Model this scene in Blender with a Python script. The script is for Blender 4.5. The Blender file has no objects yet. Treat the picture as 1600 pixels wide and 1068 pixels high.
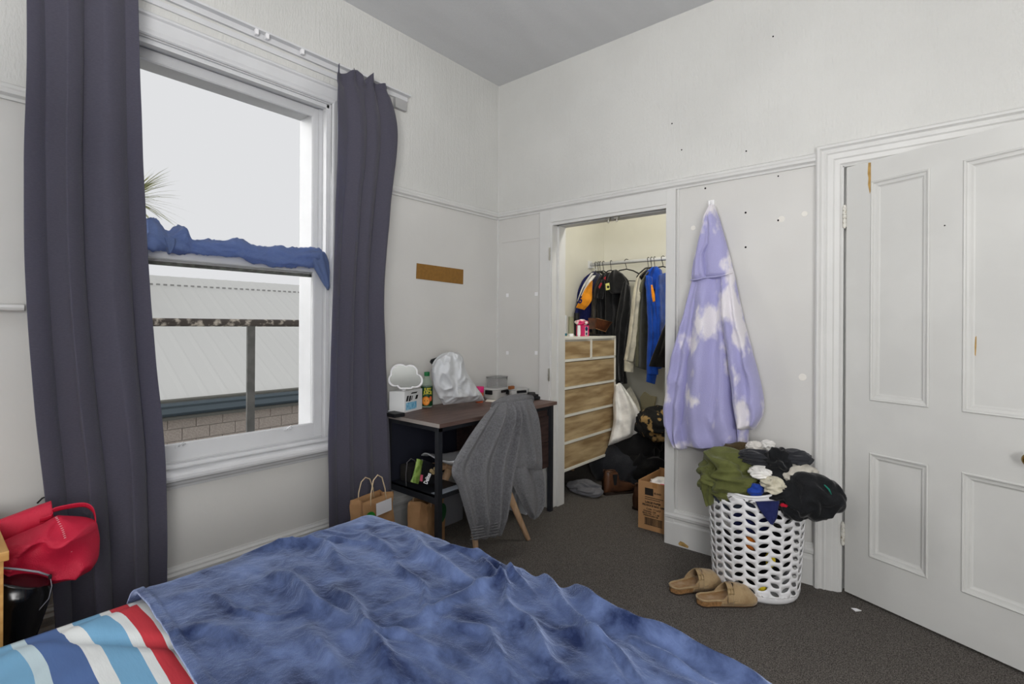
import bpy, bmesh, math, random
from mathutils import Vector, Matrix, noise
PI = math.pi
S = bpy.context.scene
COL = S.collection
random.seed(4)

# ------------------------------------------------------------------ camera
YAW = math.radians(40.0)
ROLL = 0.0056
FPX, CX, CY = 789.0, 800.0, 508.5
CAMZ = 1.27
FW = Vector((-math.sin(YAW), math.cos(YAW), 0))
RT = Vector((math.cos(YAW), math.sin(YAW), ROLL)).normalized()
UP = RT.cross(FW).normalized()
CAM = Vector((0, 0, CAMZ))
cd = bpy.data.cameras.new('camera')
cam = bpy.data.objects.new('camera', cd)
COL.objects.link(cam)
cd.sensor_width = 36.0
cd.lens = 36.0 * FPX / 1600
cd.shift_y = -(534 - CY) / 1600
cd.clip_start = 0.02
m = Matrix((RT, UP, -FW)).transposed().to_4x4()
m.translation = CAM
cam.matrix_world = m
S.camera = cam

def P(px, py, x=None, y=None, z=None):
    """measured point: the spot on a real plane (x=, y= or z=) seen at a photo coordinate"""
    d = FW + RT * ((px - CX) / FPX) + UP * ((CY - py) / FPX)
    if x is not None: t = x / d.x
    elif y is not None: t = y / d.y
    else: t = (z - CAMZ) / d.z
    return CAM + d * t

# ------------------------------------------------------------------ world and light
w = bpy.data.worlds.new('sky')
S.world = w
w.use_nodes = True
wb = w.node_tree.nodes['Background']
wb.inputs[0].default_value = (0.97, 0.98, 1.0, 1)
wb.inputs[1].default_value = 0.86

def lamp(name, kind, loc, energy, color=(1, 1, 1), rot=None, to=None, **kw):
    l = bpy.data.lights.new(name, kind)
    l.energy = energy
    l.color = color
    for k, v in kw.items(): setattr(l, k, v)
    o = bpy.data.objects.new(name, l)
    COL.objects.link(o)
    o.location = loc
    if to is not None:
        o.rotation_euler = (Vector(to) - Vector(loc)).to_track_quat('-Z', 'Y').to_euler()
    return o
# hazy daylight from outside the window
lamp('hazy_sun', 'SUN', (-6, 0.5, 5), 4.0, (1.0, 0.99, 0.97), to=(-6 + 1.0, 0.5 + 0.8, 5 - 0.38), angle=math.radians(58))
# added soft area fill behind the camera, no window there; lifts the dim walls
lamp('rear_fill', 'AREA', (1.25, -0.95, 1.4), 82.0, (1.0, 0.99, 0.98), to=(-2.5, 1.0, 0.45), size=1.4)
# added upward fill, no such lamp known; brightens ceiling and bounces into room
lamp('ceiling_fill', 'AREA', (-0.5, -0.35, 1.8), 68.0, (1.0, 0.98, 0.96), to=(-0.1, 0.4, 3.09), size=0.5)
# bulb of the wardrobe alcove
lamp('closet_light', 'POINT', (-1.45, 3.3, 2.5), 24.0, (1.0, 0.97, 0.91), shadow_soft_size=0.1)
vs = S.view_settings
vs.view_transform = 'Standard'; vs.look = 'None'; vs.gamma = 1.0; vs.use_curve_mapping = False
vs.exposure = -0.16
S.cycles.max_bounces = 8
S.cycles.diffuse_bounces = 5
S.cycles.transparent_max_bounces = 12

# ------------------------------------------------------------------ materials
def srgb(r, g, b):
    f = lambda c: (c / 255 / 12.92) if c / 255 <= 0.04045 else ((c / 255 + 0.055) / 1.055) ** 2.4
    return (f(r), f(g), f(b), 1)
MATS = {}
def mat(name, rgb, rough=0.7, metal=0.0, bump=0.0, bscale=80.0, var=0.0, vscale=3.0, sheen=0.0, trans=0.0,
        alpha=1.0, col2=None, stretch=(1, 1, 1), spec=0.3, rgb2=None, lo=0.4, hi=0.6, detail=3.0):
    if name in MATS: return MATS[name]
    m = bpy.data.materials.new(name); m.use_nodes = True
    nt = m.node_tree; N = nt.nodes; L = nt.links
    b = N['Principled BSDF']
    b.inputs['Base Color'].default_value = srgb(*rgb)
    b.inputs['Roughness'].default_value = rough
    b.inputs['Metallic'].default_value = metal
    b.inputs['Specular IOR Level'].default_value = spec
    if trans: b.inputs['Transmission Weight'].default_value = trans
    if sheen:
        b.inputs['Sheen Weight'].default_value = sheen
        b.inputs['Sheen Roughness'].default_value = 0.4
    if alpha < 1: b.inputs['Alpha'].default_value = alpha
    if bump or var or rgb2:
        tc = N.new('ShaderNodeTexCoord'); mp = N.new('ShaderNodeMapping')
        mp.inputs['Scale'].default_value = stretch
        L.new(tc.outputs['Object'], mp.inputs['Vector'])
    if bump:
        n = N.new('ShaderNodeTexNoise'); n.inputs['Scale'].default_value = bscale; n.inputs['Detail'].default_value = detail
        L.new(mp.outputs[0], n.inputs['Vector'])
        bp = N.new('ShaderNodeBump'); bp.inputs['Strength'].default_value = bump; bp.inputs['Distance'].default_value = 0.01
        L.new(n.outputs['Fac'], bp.inputs['Height']); L.new(bp.outputs[0], b.inputs['Normal'])
    if var or rgb2:
        n2 = N.new('ShaderNodeTexNoise'); n2.inputs['Scale'].default_value = vscale; n2.inputs['Detail'].default_value = detail
        L.new(mp.outputs[0], n2.inputs['Vector'])
        cr = N.new('ShaderNodeValToRGB')
        c = srgb(*rgb)
        if rgb2:
            cr.color_ramp.elements[0].color = c; cr.color_ramp.elements[1].color = srgb(*rgb2)
        else:
            cr.color_ramp.elements[0].color = tuple(v * (1 - var) for v in c[:3]) + (1,)
            cr.color_ramp.elements[1].color = tuple(min(1, v * (1 + var)) for v in c[:3]) + (1,)
        cr.color_ramp.elements[0].position = lo; cr.color_ramp.elements[1].position = hi
        L.new(n2.outputs['Fac'], cr.inputs[0]); L.new(cr.outputs[0], b.inputs['Base Color'])
    MATS[name] = m
    return m

def N_(m): return m.node_tree.nodes, m.node_tree.links, m.node_tree.nodes['Principled BSDF']

M_wall = mat('wall_paint', (207, 206, 203), 0.6, bump=0.12, bscale=14, var=0.03, vscale=1.3)
# embossed wallpaper above the rail: fine vertical ribs
M_paper = mat('embossed_wallpaper', (206, 206, 203), 0.7, var=0.03, vscale=1.5)
N, L, b = N_(M_paper)
tc = N.new('ShaderNodeTexCoord')
mp = N.new('ShaderNodeMapping'); mp.inputs['Scale'].default_value = (55, 55, 3.5); L.new(tc.outputs['Object'], mp.inputs[0])
nz = N.new('ShaderNodeTexNoise'); nz.inputs['Scale'].default_value = 1.0; nz.inputs['Detail'].default_value = 2; L.new(mp.outputs[0], nz.inputs[0])
mp2 = N.new('ShaderNodeMapping'); mp2.inputs['Scale'].default_value = (120, 120, 45); L.new(tc.outputs['Object'], mp2.inputs[0])
nz2 = N.new('ShaderNodeTexNoise'); nz2.inputs['Scale'].default_value = 1.0; L.new(mp2.outputs[0], nz2.inputs[0])
ad = N.new('ShaderNodeMath'); ad.operation = 'ADD'; L.new(nz.outputs['Fac'], ad.inputs[0]); L.new(nz2.outputs['Fac'], ad.inputs[1])
bp = N.new('ShaderNodeBump'); bp.inputs['Strength'].default_value = 0.32; bp.inputs['Distance'].default_value = 0.01
L.new(ad.outputs[0], bp.inputs['Height']); L.new(bp.outputs[0], b.inputs['Normal'])
M_ceil = mat('ceiling_paint', (200, 201, 203), 0.7, bump=0.25, bscale=60, stretch=(3, 0.6, 1), var=0.02, vscale=2)
M_trim = mat('white_trim_paint', (212, 212, 210), 0.42, bump=0.05, bscale=25, var=0.02, vscale=5)
M_win = mat('window_paint', (208, 209, 211), 0.45, var=0.02, vscale=6)
M_door = mat('door_paint', (204, 204, 201), 0.45, bump=0.06, bscale=18, var=0.025, vscale=4)
M_closet = mat('closet_wall_paint', (213, 211, 200), 0.7, var=0.02)
M_carpet = mat('charcoal_carpet', (76, 72, 68), 0.95, bump=1.0, bscale=380, rgb2=(150, 144, 138), vscale=260, lo=0.38, hi=0.68, spec=0.05)
M_black = mat('matt_black', (24, 24, 27), 0.5)
M_dark = mat('dark_gap', (14, 14, 15), 0.9)
M_chrome = mat('worn_chrome', (190, 188, 180), 0.3, metal=0.9)
M_brass = mat('aged_brass', (150, 120, 60), 0.25, metal=1.0)
M_white = mat('white_plastic', (238, 238, 240), 0.35)
M_wood_scar = mat('bare_wood', (172, 140, 84), 0.8, var=0.2, vscale=30)
M_filler = mat('filler_patch', (226, 223, 216), 0.8)

# ------------------------------------------------------------------ mesh helpers
class B:
    """collects shapes in world coordinates"""
    def __init__(s): s.bm = bmesh.new()
    def box(s, x0, x1, y0, y1, z0, z1, bev=0.0, mi=0, rot=None):
        ps = [Vector((x, y, z)) for x in (x0, x1) for y in (y0, y1) for z in (z0, z1)]
        if rot:
            c = Vector(((x0 + x1) / 2, (y0 + y1) / 2, (z0 + z1) / 2))
            R = Matrix.Rotation(rot[1], 3, rot[0])
            ps = [c + R @ (p - c) for p in ps]
        v = [s.bm.verts.new(p) for p in ps]
        fs = [s.bm.faces.new([v[i] for i in q]) for q in ((0, 1, 3, 2), (4, 6, 7, 5), (0, 4, 5, 1), (2, 3, 7, 6), (0, 2, 6, 4), (1, 5, 7, 3))]
        for f in fs: f.material_index = mi
        if bev:
            es = list({e for f in fs for e in f.edges})
            bmesh.ops.bevel(s.bm, geom=es, offset=bev, segments=2, affect='EDGES', profile=0.6)
        return s
    def obox(s, o, u, v, w, bev=0.0, mi=0):
        """box from corner o along vectors u, v, w"""
        vs_ = [s.bm.verts.new(o + a * u + b_ * v + c * w) for a in (0, 1) for b_ in (0, 1) for c in (0, 1)]
        fs = [s.bm.faces.new([vs_[i] for i in q]) for q in ((0, 1, 3, 2), (4, 6, 7, 5), (0, 4, 5, 1), (2, 3, 7, 6), (0, 2, 6, 4), (1, 5, 7, 3))]
        for f in fs: f.material_index = mi
        if bev:
            es = list({e for f in fs for e in f.edges})
            bmesh.ops.bevel(s.bm, geom=es, offset=bev, segments=2, affect='EDGES', profile=0.6)
        return s
    def tube(s, pts, r, seg=10, cap=True, closed=False, flat=1.0, mi=0):
        pts = [Vector(p) for p in pts]; n = len(pts)
        rs = r if isinstance(r, (list, tuple)) else [r] * n
        rings = []; ref = None
        for i, p in enumerate(pts):
            a = pts[i - 1] if (i > 0 or closed) else p
            c = pts[(i + 1) % n] if (i < n - 1 or closed) else p
            t = (c - a).normalized()
            if ref is None:
                ref = Vector((0, 0, 1)) if abs(t.z) < 0.9 else Vector((1, 0, 0))
            ref = (ref - t * ref.dot(t)).normalized()
            bi = t.cross(ref)
            rings.append([s.bm.verts.new(p + (ref * math.cos(2 * PI * k / seg) * flat + bi * math.sin(2 * PI * k / seg)) * rs[i]) for k in range(seg)])
        m_ = n if closed else n - 1
        for i in range(m_):
            A, Bq = rings[i], rings[(i + 1) % n]
            for k in range(seg):
                s.bm.faces.new((A[k], A[(k + 1) % seg], Bq[(k + 1) % seg], Bq[k])).material_index = mi
        if cap and not closed:
            s.bm.faces.new(rings[0][::-1]).material_index = mi; s.bm.faces.new(rings[-1]).material_index = mi
        return s
    def lathe(s, o, prof, seg=24, axis='z', sx=1.0, sy=1.0, mi=0, top=True, bot=True):
        o = Vector(o); rings = []
        for r, h in prof:
            ring = []
            for k in range(seg):
                a = 2 * PI * k / seg
                q = Vector((r * math.cos(a) * sx, r * math.sin(a) * sy, h))
                if axis == 'x': q = Vector((q.z, q.x, q.y))
                if axis == 'y': q = Vector((q.x, q.z, q.y))
                ring.append(s.bm.verts.new(o + q))
            rings.append(ring)
        for i in range(len(rings) - 1):
            for k in range(seg):
                s.bm.faces.new((rings[i][k], rings[i][(k + 1) % seg], rings[i + 1][(k + 1) % seg], rings[i + 1][k])).material_index = mi
        if bot: s.bm.faces.new(rings[0][::-1]).material_index = mi
        if top: s.bm.faces.new(rings[-1]).material_index = mi
        return s
    def extr(s, prof, p0, p1, u, v, m0=0.0, m1=0.0):
        """moulding: 2-D profile (a,b) -> a*u+b*v, swept p0->p1; m0/m1 mitre along the run per unit a"""
        p0, p1, u, v = Vector(p0), Vector(p1), Vector(u), Vector(v)
        t = (p1 - p0).normalized()
        A = [s.bm.verts.new(p0 + a * u + b_ * v + t * (m0 * a)) for a, b_ in prof]
        C = [s.bm.verts.new(p1 + a * u + b_ * v + t * (m1 * a)) for a, b_ in prof]
        n = len(prof)
        for i in range(n): s.bm.faces.new((A[i], A[(i + 1) % n], C[(i + 1) % n], C[i]))
        s.bm.faces.new(A[::-1]); s.bm.faces.new(C)
        return s
    def grid(s, f, nu, nv, cu=False, cv=False, mi=0):
        V = [[s.bm.verts.new(f(i / (nu if cu else nu - 1), j / (nv if cv else nv - 1))) for j in range(nv)] for i in range(nu)]
        for i in range(nu if cu else nu - 1):
            for j in range(nv if cv else nv - 1):
                s.bm.faces.new((V[i][j], V[(i + 1) % nu][j], V[(i + 1) % nu][(j + 1) % nv], V[i][(j + 1) % nv])).material_index = mi
        return V
    def poly(s, pts, th=None, mi=0):
        """flat polygon, extruded by vector th"""
        A = [s.bm.verts.new(p) for p in pts]
        if th is None: s.bm.faces.new(A).material_index = mi; return s
        C = [s.bm.verts.new(Vector(p) + Vector(th)) for p in pts]
        n = len(A)
        s.bm.faces.new(A[::-1]).material_index = mi; s.bm.faces.new(C).material_index = mi
        for i in range(n): s.bm.faces.new((A[i], A[(i + 1) % n], C[(i + 1) % n], C[i])).material_index = mi
        return s

def root_loc(o):
    while o.parent: o = o.parent
    return o.location.copy()
def mk(name, b, mt, parent=None, smooth=False, solid=0.0, sub=0, auto=None, loc=None, off=-1.0):
    bm = b.bm if isinstance(b, B) else b
    bmesh.ops.recalc_face_normals(bm, faces=bm.faces)
    org = root_loc(parent) if parent else None
    if org is None:
        if loc is None:
            xs = [v.co for v in bm.verts]
            lo = [min(p[i] for p in xs) for i in range(3)]; hi = [max(p[i] for p in xs) for i in range(3)]
            loc = Vector(((lo[0] + hi[0]) / 2, (lo[1] + hi[1]) / 2, lo[2]))
        org = Vector(loc)
    bmesh.ops.translate(bm, verts=bm.verts, vec=-org)
    me = bpy.data.meshes.new(name); bm.to_mesh(me); bm.free()
    for q in (mt if isinstance(mt, (list, tuple)) else [mt]): me.materials.append(q)
    if smooth or auto: me.polygons.foreach_set('use_smooth', [True] * len(me.polygons))
    o = bpy.data.objects.new(name, me); COL.objects.link(o)
    if parent: o.parent = parent
    else: o.location = org
    if auto:
        me.set_sharp_from_angle(angle=math.radians(auto))
    if solid:
        md = o.modifiers.new('thickness', 'SOLIDIFY'); md.thickness = solid; md.offset = off
    if sub:
        md = o.modifiers.new('smooth', 'SUBSURF'); md.levels = sub; md.render_levels = sub
    return o
def tag(o, label=None, cat=None, group=None, kind=None):
    if label: o['label'] = label
    if cat: o['category'] = cat
    if group: o['group'] = group
    if kind: o['kind'] = kind
    return o
def thing(name, label, cat, loc, group=None):
    o = bpy.data.objects.new(name, None); COL.objects.link(o); o.location = loc
    o.empty_display_size = 0.05
    return tag(o, label, cat, group)
def empty_struct(name, loc, label=None):
    o = bpy.data.objects.new(name, None); COL.objects.link(o); o.location = loc
    return tag(o, label, kind='structure')
def copy_tree(o, parent=None, delta=None):
    c = o.copy(); COL.objects.link(c)
    if parent: c.parent = parent
    elif delta is not None: c.location = Vector(o.location) + Vector(delta)
    for ch in list(o.children): copy_tree(ch, c)
    return c
def text(name, s, size, o, u, v, mt, parent, align='LEFT', ext=0.0006, sx=1.0, bold=0.0):
    cu = bpy.data.curves.new(name, 'FONT'); cu.body = s; cu.size = size; cu.align_x = align; cu.extrude = ext; cu.offset = bold
    cu.resolution_u = 2
    t = bpy.data.objects.new(name, cu)
    me = bpy.data.meshes.new_from_object(t)
    bpy.data.objects.remove(t)
    u = Vector(u).normalized(); v = Vector(v).normalized(); n = u.cross(v)
    org = root_loc(parent)
    o = Vector(o)
    for vt in me.vertices:
        p = vt.co; vt.co = o + u * p.x * sx + v * p.y + n * p.z - org
    me.name = name; me.materials.append(mt)
    ob = bpy.data.objects.new(name, me); COL.objects.link(ob); ob.parent = parent
    return ob
def fbm(p, o=4): return noise.fractal(Vector(p), 1.0, 2.0, o)
def ridge(p): return (1 - abs(noise.noise(Vector(p)) * 1.8)) ** 2
def cr(pts, t):
    """Catmull-Rom through a list of vectors, t in 0..1"""
    n = len(pts) - 1; x = min(max(t, 0), 1) * n; i = min(int(x), n - 1); f = x - i
    p0, p1, p2, p3 = pts[max(i - 1, 0)], pts[i], pts[i + 1], pts[min(i + 2, n)]
    return 0.5 * ((2 * p1) + (p2 - p0) * f + (2 * p0 - 5 * p1 + 4 * p2 - p3) * f * f + (3 * p1 - p0 - 3 * p2 + p3) * f ** 3)
def hang(name, L_, R_, nrm, front, back, mt=None, parent=None, into=None, nu=40, nv=60, fold=0.0, ff=6.0, seed=0.0, wr=0.0, wf=6.0, prof=None, lean=None):
    """cloth or soft body between two measured edge lines L_ and R_ (top to bottom), puffed front/back along nrm"""
    b = into or B(); nrm = Vector(nrm).normalized()
    L_ = [Vector(p) for p in L_]; R_ = [Vector(p) for p in R_]
    def f(i, j):
        v = j
        l, r = cr(L_, v), cr(R_, v)
        a = i * 2 * PI
        uu = 0.5 - 0.5 * math.cos(a)
        p = l.lerp(r, uu)
        sn = math.sin(a)
        env = (prof(v) if prof else min(1, (v * (1 - v) * 14) ** 0.5))
        if sn >= 0:
            d = front * abs(sn) ** 0.8 * env
            d += fold * abs(sn) ** 0.5 * env * math.sin(uu * ff * 2 * PI + seed + 2 * noise.noise(Vector((uu * 2, v * 1.5, seed))))
        else:
            d = -back * abs(sn) ** 0.8 * env
        q = p + nrm * d
        if wr:
            q += nrm * wr * env * (ridge((q.x * wf + seed, q.y * wf, q.z * wf * 0.7)) - 0.4) * abs(sn) ** 0.4
        return q
    V = b.grid(f, nu, nv, cu=True)
    for row in (0, nv - 1):
        try: b.bm.faces.new([V[i][row] for i in range(nu)])
        except Exception: pass
    if into: return into
    return mk(name, b, mt, parent, smooth=True)
def crumple(name, c, size, mt, parent=None, seed=0, amp=0.28, fr=2.2, sub=5, st=(1, 1, 1), floor=None, rot=0.0, fine=0.06, pw=1.0):
    bm = bmesh.new(); bmesh.ops.create_icosphere(bm, subdivisions=sub, radius=1.0)
    c = Vector(c); R = Matrix.Rotation(rot, 3, 'Z')
    sr = lambda p: 1 - math.sqrt(noise.noise(p) ** 2 + 0.004) * 2.2
    ax_ = Vector((math.cos(seed * 2.1), math.sin(seed * 2.1), 0.5 * math.sin(seed))).normalized()
    for v in bm.verts:
        d = v.co.normalized()
        q = Vector((d.x * st[0], d.y * st[1], d.z * st[2])) * fr * 0.62
        q -= ax_ * q.dot(ax_) * 0.55                      # folds run along one direction
        q += Vector((seed * 3.1, seed * 1.7, seed))
        wq = q + Vector((noise.noise(q * 0.9), noise.noise(q * 0.9 + Vector((5, 0, 0))), noise.noise(q * 0.9 + Vector((0, 9, 0))))) * 0.55
        r = 1 + amp * (sr(wq) - 0.45) + amp * 0.8 * noise.noise(q * 0.7) + fine * (sr(wq * 2.2) - 0.5)
        e = Vector([math.copysign(abs(t) ** pw, t) for t in d])
        p = Vector((e.x * size[0], e.y * size[1], e.z * size[2])) * r
        p = R @ p + c
        if floor is not None and p.z < floor: p.z = floor + 0.002 * noise.noise(p * 30)
        v.co = p
    b = B(); b.bm.free(); b.bm = bm
    return mk(name, b, mt, parent, smooth=True)
def frame(b, o, U, V, w, h, prof, n):
    """mitred moulding round a rectangle; profile a runs inwards from the outer edge, b along n"""
    o, U, V, n = Vector(o), Vector(U).normalized(), Vector(V).normalized(), Vector(n)
    b.extr(prof, o, o + U * w, V, n, 1, -1)
    b.extr(prof, o + V * h, o + V * h + U * w, -V, n, 1, -1)
    b.extr(prof, o, o + V * h, U, n, 1, -1)
    b.extr(prof, o + U * w, o + U * w + V * h, -U, n, 1, -1)
X, Y, Z = Vector((1, 0, 0)), Vector((0, 1, 0)), Vector((0, 0, 1))

# ------------------------------------------------------------------ room shell
WX, BY, H = -2.56, 2.88, 3.09
XR, YF = 1.75, -1.35
CX0, CX1, CZ = -2.06, -1.217, 1.99       # closet opening
DX0, DX1, DZ = -0.345, 0.475, 2.045      # door opening
WY0, WY1, WZ0, WZ1 = 0.47, 1.49, 0.64, 2.485   # window opening
RZ = 2.1
b = B(); b.box(WX - 0.2, XR + 0.1, YF, 4.6, -0.08, 0.0)
tag(mk('floor', b, M_carpet), 'charcoal speckled carpet floor', kind='structure')
b = B(); b.box(WX - 0.2, XR + 0.1, YF, BY + 0.13, H, H + 0.1)
tag(mk('ceiling', b, M_ceil), 'pale grey textured ceiling', kind='structure')
b = B()
T = 0.2
for y0, y1, z0, z1 in ((YF, WY0, 0, RZ), (WY1, BY + 0.1, 0, RZ), (WY0, WY1, 0, WZ0)):
    b.box(WX - T, WX, y0, y1, z0, z1)
for y0, y1, z0, z1 in ((YF, WY0, RZ, H), (WY1, BY + 0.1, RZ, H), (WY0, WY1, WZ1, H)):
    b.box(WX - T, WX + 0.004, y0, y1, z0, z1, mi=1)
tag(mk('wall_left', b, [M_wall, M_paper]), 'white window wall, embossed paper above the picture rail', kind='structure')
b = B()
T = 0.13
b.box(WX, CX0, BY, BY + T, 0, RZ); b.box(CX1, DX0, BY, BY + T, 0, RZ); b.box(DX1, XR, BY, BY + T, 0, RZ)
b.box(CX0, CX1, BY, BY + T, CZ, RZ); b.box(DX0, DX1, BY, BY + T, DZ, RZ)
b.box(WX, XR, BY - 0.004, BY + T, RZ, H, mi=1)
wall_back = tag(mk('wall_back', b, [M_wall, M_paper]), 'white back wall with closet and door openings', kind='structure')
b = B(); b.box(XR, XR + 0.1, YF, BY + 0.13, 0, H)
tag(mk('wall_right', b, M_wall), kind='structure')
b = B(); b.box(WX - 0.2, XR + 0.1, YF - 0.1, YF, 0, H); tag(mk('wall_front', b, M_wall), kind='structure')
# closet shell and hall behind the door
b = B(); b.box(-2.6, -2.5, BY + T, 4.38, 0, 3.0); tag(mk('wall_closet_left', b, M_closet), kind='structure')
b = B(); b.box(-2.6, -0.5, 4.38, 4.48, 0, 3.0); tag(mk('wall_closet_back', b, M_closet), kind='structure')
b = B(); b.box(-0.6, -0.5, BY + T, 4.38, 0, 3.0); tag(mk('wall_closet_right', b, M_closet), kind='structure')
b = B(); b.box(-2.6, -0.5, BY + T, 4.48, 3.0, 3.05); tag(mk('ceiling_closet', b, M_closet), kind='structure')
b = B(); b.box(-0.5, XR, 4.3, 4.4, 0, 3.0); tag(mk('wall_hall', b, M_wall), kind='structure')
# picture rails
rail = [(0, 0), (0, 0.012), (0.01, 0.016), (0.018, 0.03), (0.03, 0.034), (0.04, 0.024), (0.052, 0.02), (0.06, 0.008), (0.06, 0)]
def rail_seg(n, p0, p1, v, lab):
    b = B(); b.extr(rail, p0, p1, Z, v)
    tag(mk(n, b, M_trim), lab, kind='structure')
rail_seg('trim_1', (WX, YF, 2.07), (WX, 0.365, 2.07), X, 'white picture rail left of the window')
rail_seg('trim_2', (WX, 1.60, 2.07), (WX, BY, 2.07), X, 'white picture rail right of the window')
rail_seg('trim_3', (WX, BY, 2.07), (-0.454, BY, 2.07), -Y, 'white picture rail along the back wall')
# vertical cover strip in the room corner
b = B(); b.box(WX, WX + 0.012, BY - 0.012, BY, 0, 2.07); b.box(WX, WX + 0.008, BY - 0.008, BY, 2.13, H)
tag(mk('trim_4', b, M_trim), kind='structure')
# baseboards
base = [(0, 0), (0, 0.022), (0.125, 0.022), (0.135, 0.017), (0.15, 0.017), (0.157, 0.026), (0.172, 0.028), (0.182, 0.02), (0.19, 0.02), (0.198, 0.010), (0.205, 0.008), (0.205, 0)]
def skirting(n, p0, p1, v, lab=None):
    b = B(); b.extr(base, p0, p1, Z, v)
    return tag(mk(n, b, M_trim), lab, kind='structure')
skirting('baseboard_left', (WX, YF, 0), (WX, BY, 0), X, 'moulded white baseboard below the window')
skirting('baseboard_back', (WX, BY, 0), (-2.15, BY, 0), -Y, 'moulded white baseboard behind the desk')
sk = skirting('baseboard_right', (CX1, BY, 0), (-0.454, BY, 0), -Y, 'moulded white baseboard with a chipped foot behind the laundry basket')
b = B(); q = P(1052, 849, y=BY - 0.0225)
b.poly([P(1060, 848, y=BY - 0.0226), P(1063, 845, y=BY - 0.0226), P(1068, 847, y=BY - 0.0226), P(1076, 853, y=BY - 0.0226), P(1075, 856, y=BY - 0.0226), P(1061, 851, y=BY - 0.0226)], -Y * 0.0015)
tag(mk('paint_chip', b, M_wood_scar, sk), 'bare timber where the paint has chipped off')
# closet opening trim
cz = 2.07
tr = empty_struct('trim_5', (CX0, BY, 0), 'white painted closet door frame')
ar = [(0, 0), (0, 0.018), (0.09, 0.018), (0.09, 0)]
b = B(); b.box(-2.15, CX0, BY - 0.018, BY, 0, cz, 0.002); mk('left_casing', b, M_trim, tr)
b = B(); b.box(CX1, -1.163, BY - 0.020, BY, 0, cz, 0.002); mk('right_casing', b, M_trim, tr)
b = B(); b.box(CX0, CX1, BY - 0.018, BY, CZ, cz, 0.002); mk('head_casing', b, M_trim, tr)
b = B(); b.box(CX0 - 0.001, CX0 + 0.014, BY - 0.012, BY + T, 0, CZ, 0.001); b.box(CX0, CX0 + 0.03, BY + 0.05, BY + T, 0, CZ, 0.001); mk('left_jamb', b, M_trim, tr)
b = B(); b.box(CX1 - 0.004, CX1 + 0.001, BY - 0.018, BY + T, 0, CZ); mk('right_jamb', b, M_trim, tr)
b = B(); b.box(CX0, CX1, BY - 0.01, BY + 0.012, CZ - 0.02, CZ, 0.001); b.box(CX0, CX1, BY + 0.05, BY + T, CZ - 0.02, CZ, 0.001); mk('head_jamb', b, M_trim, tr)
M_track = mat('grey_metal_track', (120, 128, 138), 0.4, metal=0.5)
b = B(); b.box(CX0 + 0.015, CX1, BY + 0.012, BY + 0.05, CZ - 0.012, CZ, 0.001); mk('door_track', b, M_track, tr)
for xx in (-1.63, -1.57):
    b = B(); b.box(xx - 0.014, xx + 0.014, BY + 0.016, BY + 0.046, CZ - 0.035, CZ - 0.012, 0.003); b.tube([(xx, BY + 0.03, CZ - 0.05), (xx, BY + 0.03, CZ - 0.03)], 0.006)
    mk('track_pivot', b, M_chrome, tr)
for zc in (1.77, 0.93):
    b = B(); b.box(CX0 - 0.006, CX0 + 0.003, BY - 0.024, BY - 0.017, zc - 0.045, zc + 0.045, 0.001)
    for k in range(3): b.tube([(CX0, BY - 0.026, zc - 0.04 + k * 0.03), (CX0, BY - 0.026, zc - 0.018 + k * 0.03)], 0.006, 8)
    mk('hinge', b, M_chrome, tr)
# panelling seam to the right of the closet post
b = B(); b.box(-1.155, -1.148, BY - 0.006, BY, 0.205, 2.07); mk('panel_seam', b, M_trim, tr)
b = B(); b.box(-2.52, -2.15, BY - 0.004, BY, 1.895, 2.07, 0.001); mk('panel_strip', b, M_wall, tr)

# door casing
cas = [(0, 0), (0, 0.030), (0.008, 0.040), (0.018, 0.041), (0.026, 0.030), (0.034, 0.027), (0.044, 0.030), (0.05, 0.024), (0.072, 0.022), (0.078, 0.016), (0.098, 0.014), (0.105, 0.006), (0.109, 0.004), (0.109, 0)]
dt = empty_struct('trim_6', (-0.4, BY, 0), 'deep moulded white architrave of the bedroom door')
OX, OZ = -0.454, DZ + 0.109
b = B(); b.extr(cas, (OX, BY, 0), (OX, BY, OZ), X, -Y, 0, -1); mk('left_architrave', b, M_trim, dt)
b = B(); b.extr(cas, (OX, BY, OZ), (DX1 + 0.109, BY, OZ), -Z, -Y, 1, -1); mk('head_architrave', b, M_trim, dt)
b = B(); b.extr(cas, (DX1 + 0.109, BY, 0), (DX1 + 0.109, BY, OZ), -X, -Y, 0, -1); mk('right_architrave', b, M_trim, dt)
b = B(); b.box(DX0, DX0 + 0.004, BY, BY + T, 0, DZ); b.box(DX1 - 0.004, DX1, BY, BY + T, 0, DZ); b.box(DX0, DX1, BY, BY + T, DZ - 0.004, DZ)
b.box(DX0, DX0 + 0.02, BY + 0.05, BY + T, 0, DZ); mk('jamb', b, M_trim, dt)

# the door leaf, ajar into the room
Dv = Vector((0.9196, -0.393, 0)).normalized(); Dn = Vector((-0.393, -0.9196, 0)).normalized()
Hp = Vector((-0.334, 2.878, 0))
door = empty_struct('door_1', Hp, 'white four panelled bedroom door standing ajar')
TH = 0.042
def dbox(b, s0, s1, z0, z1, n0=-TH, n1=0.0, bev=0.0):
    b.obox(Hp + Dv * s0 + Z * z0 + Dn * n0, Dv * (s1 - s0), Dn * (n1 - n0), Z * (z1 - z0), bev)
DW = 0.80
SP = [(0.113, 0.341), (0.453, 0.681)]; ZP = [(0.22, 0.698), (0.936, 1.94)]
b = B()
dbox(b, 0.006, 0.113, 0.012, 2.035); dbox(b, 0.341, 0.453, 0.012, 2.035); dbox(b, 0.681, DW, 0.012, 2.035)
for s0, s1 in SP:
    dbox(b, s0, s1, 0.012, 0.22); dbox(b, s0, s1, 0.698, 0.936); dbox(b, s0, s1, 1.94, 2.035)
mk('door_frame', b, M_door, door)
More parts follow.
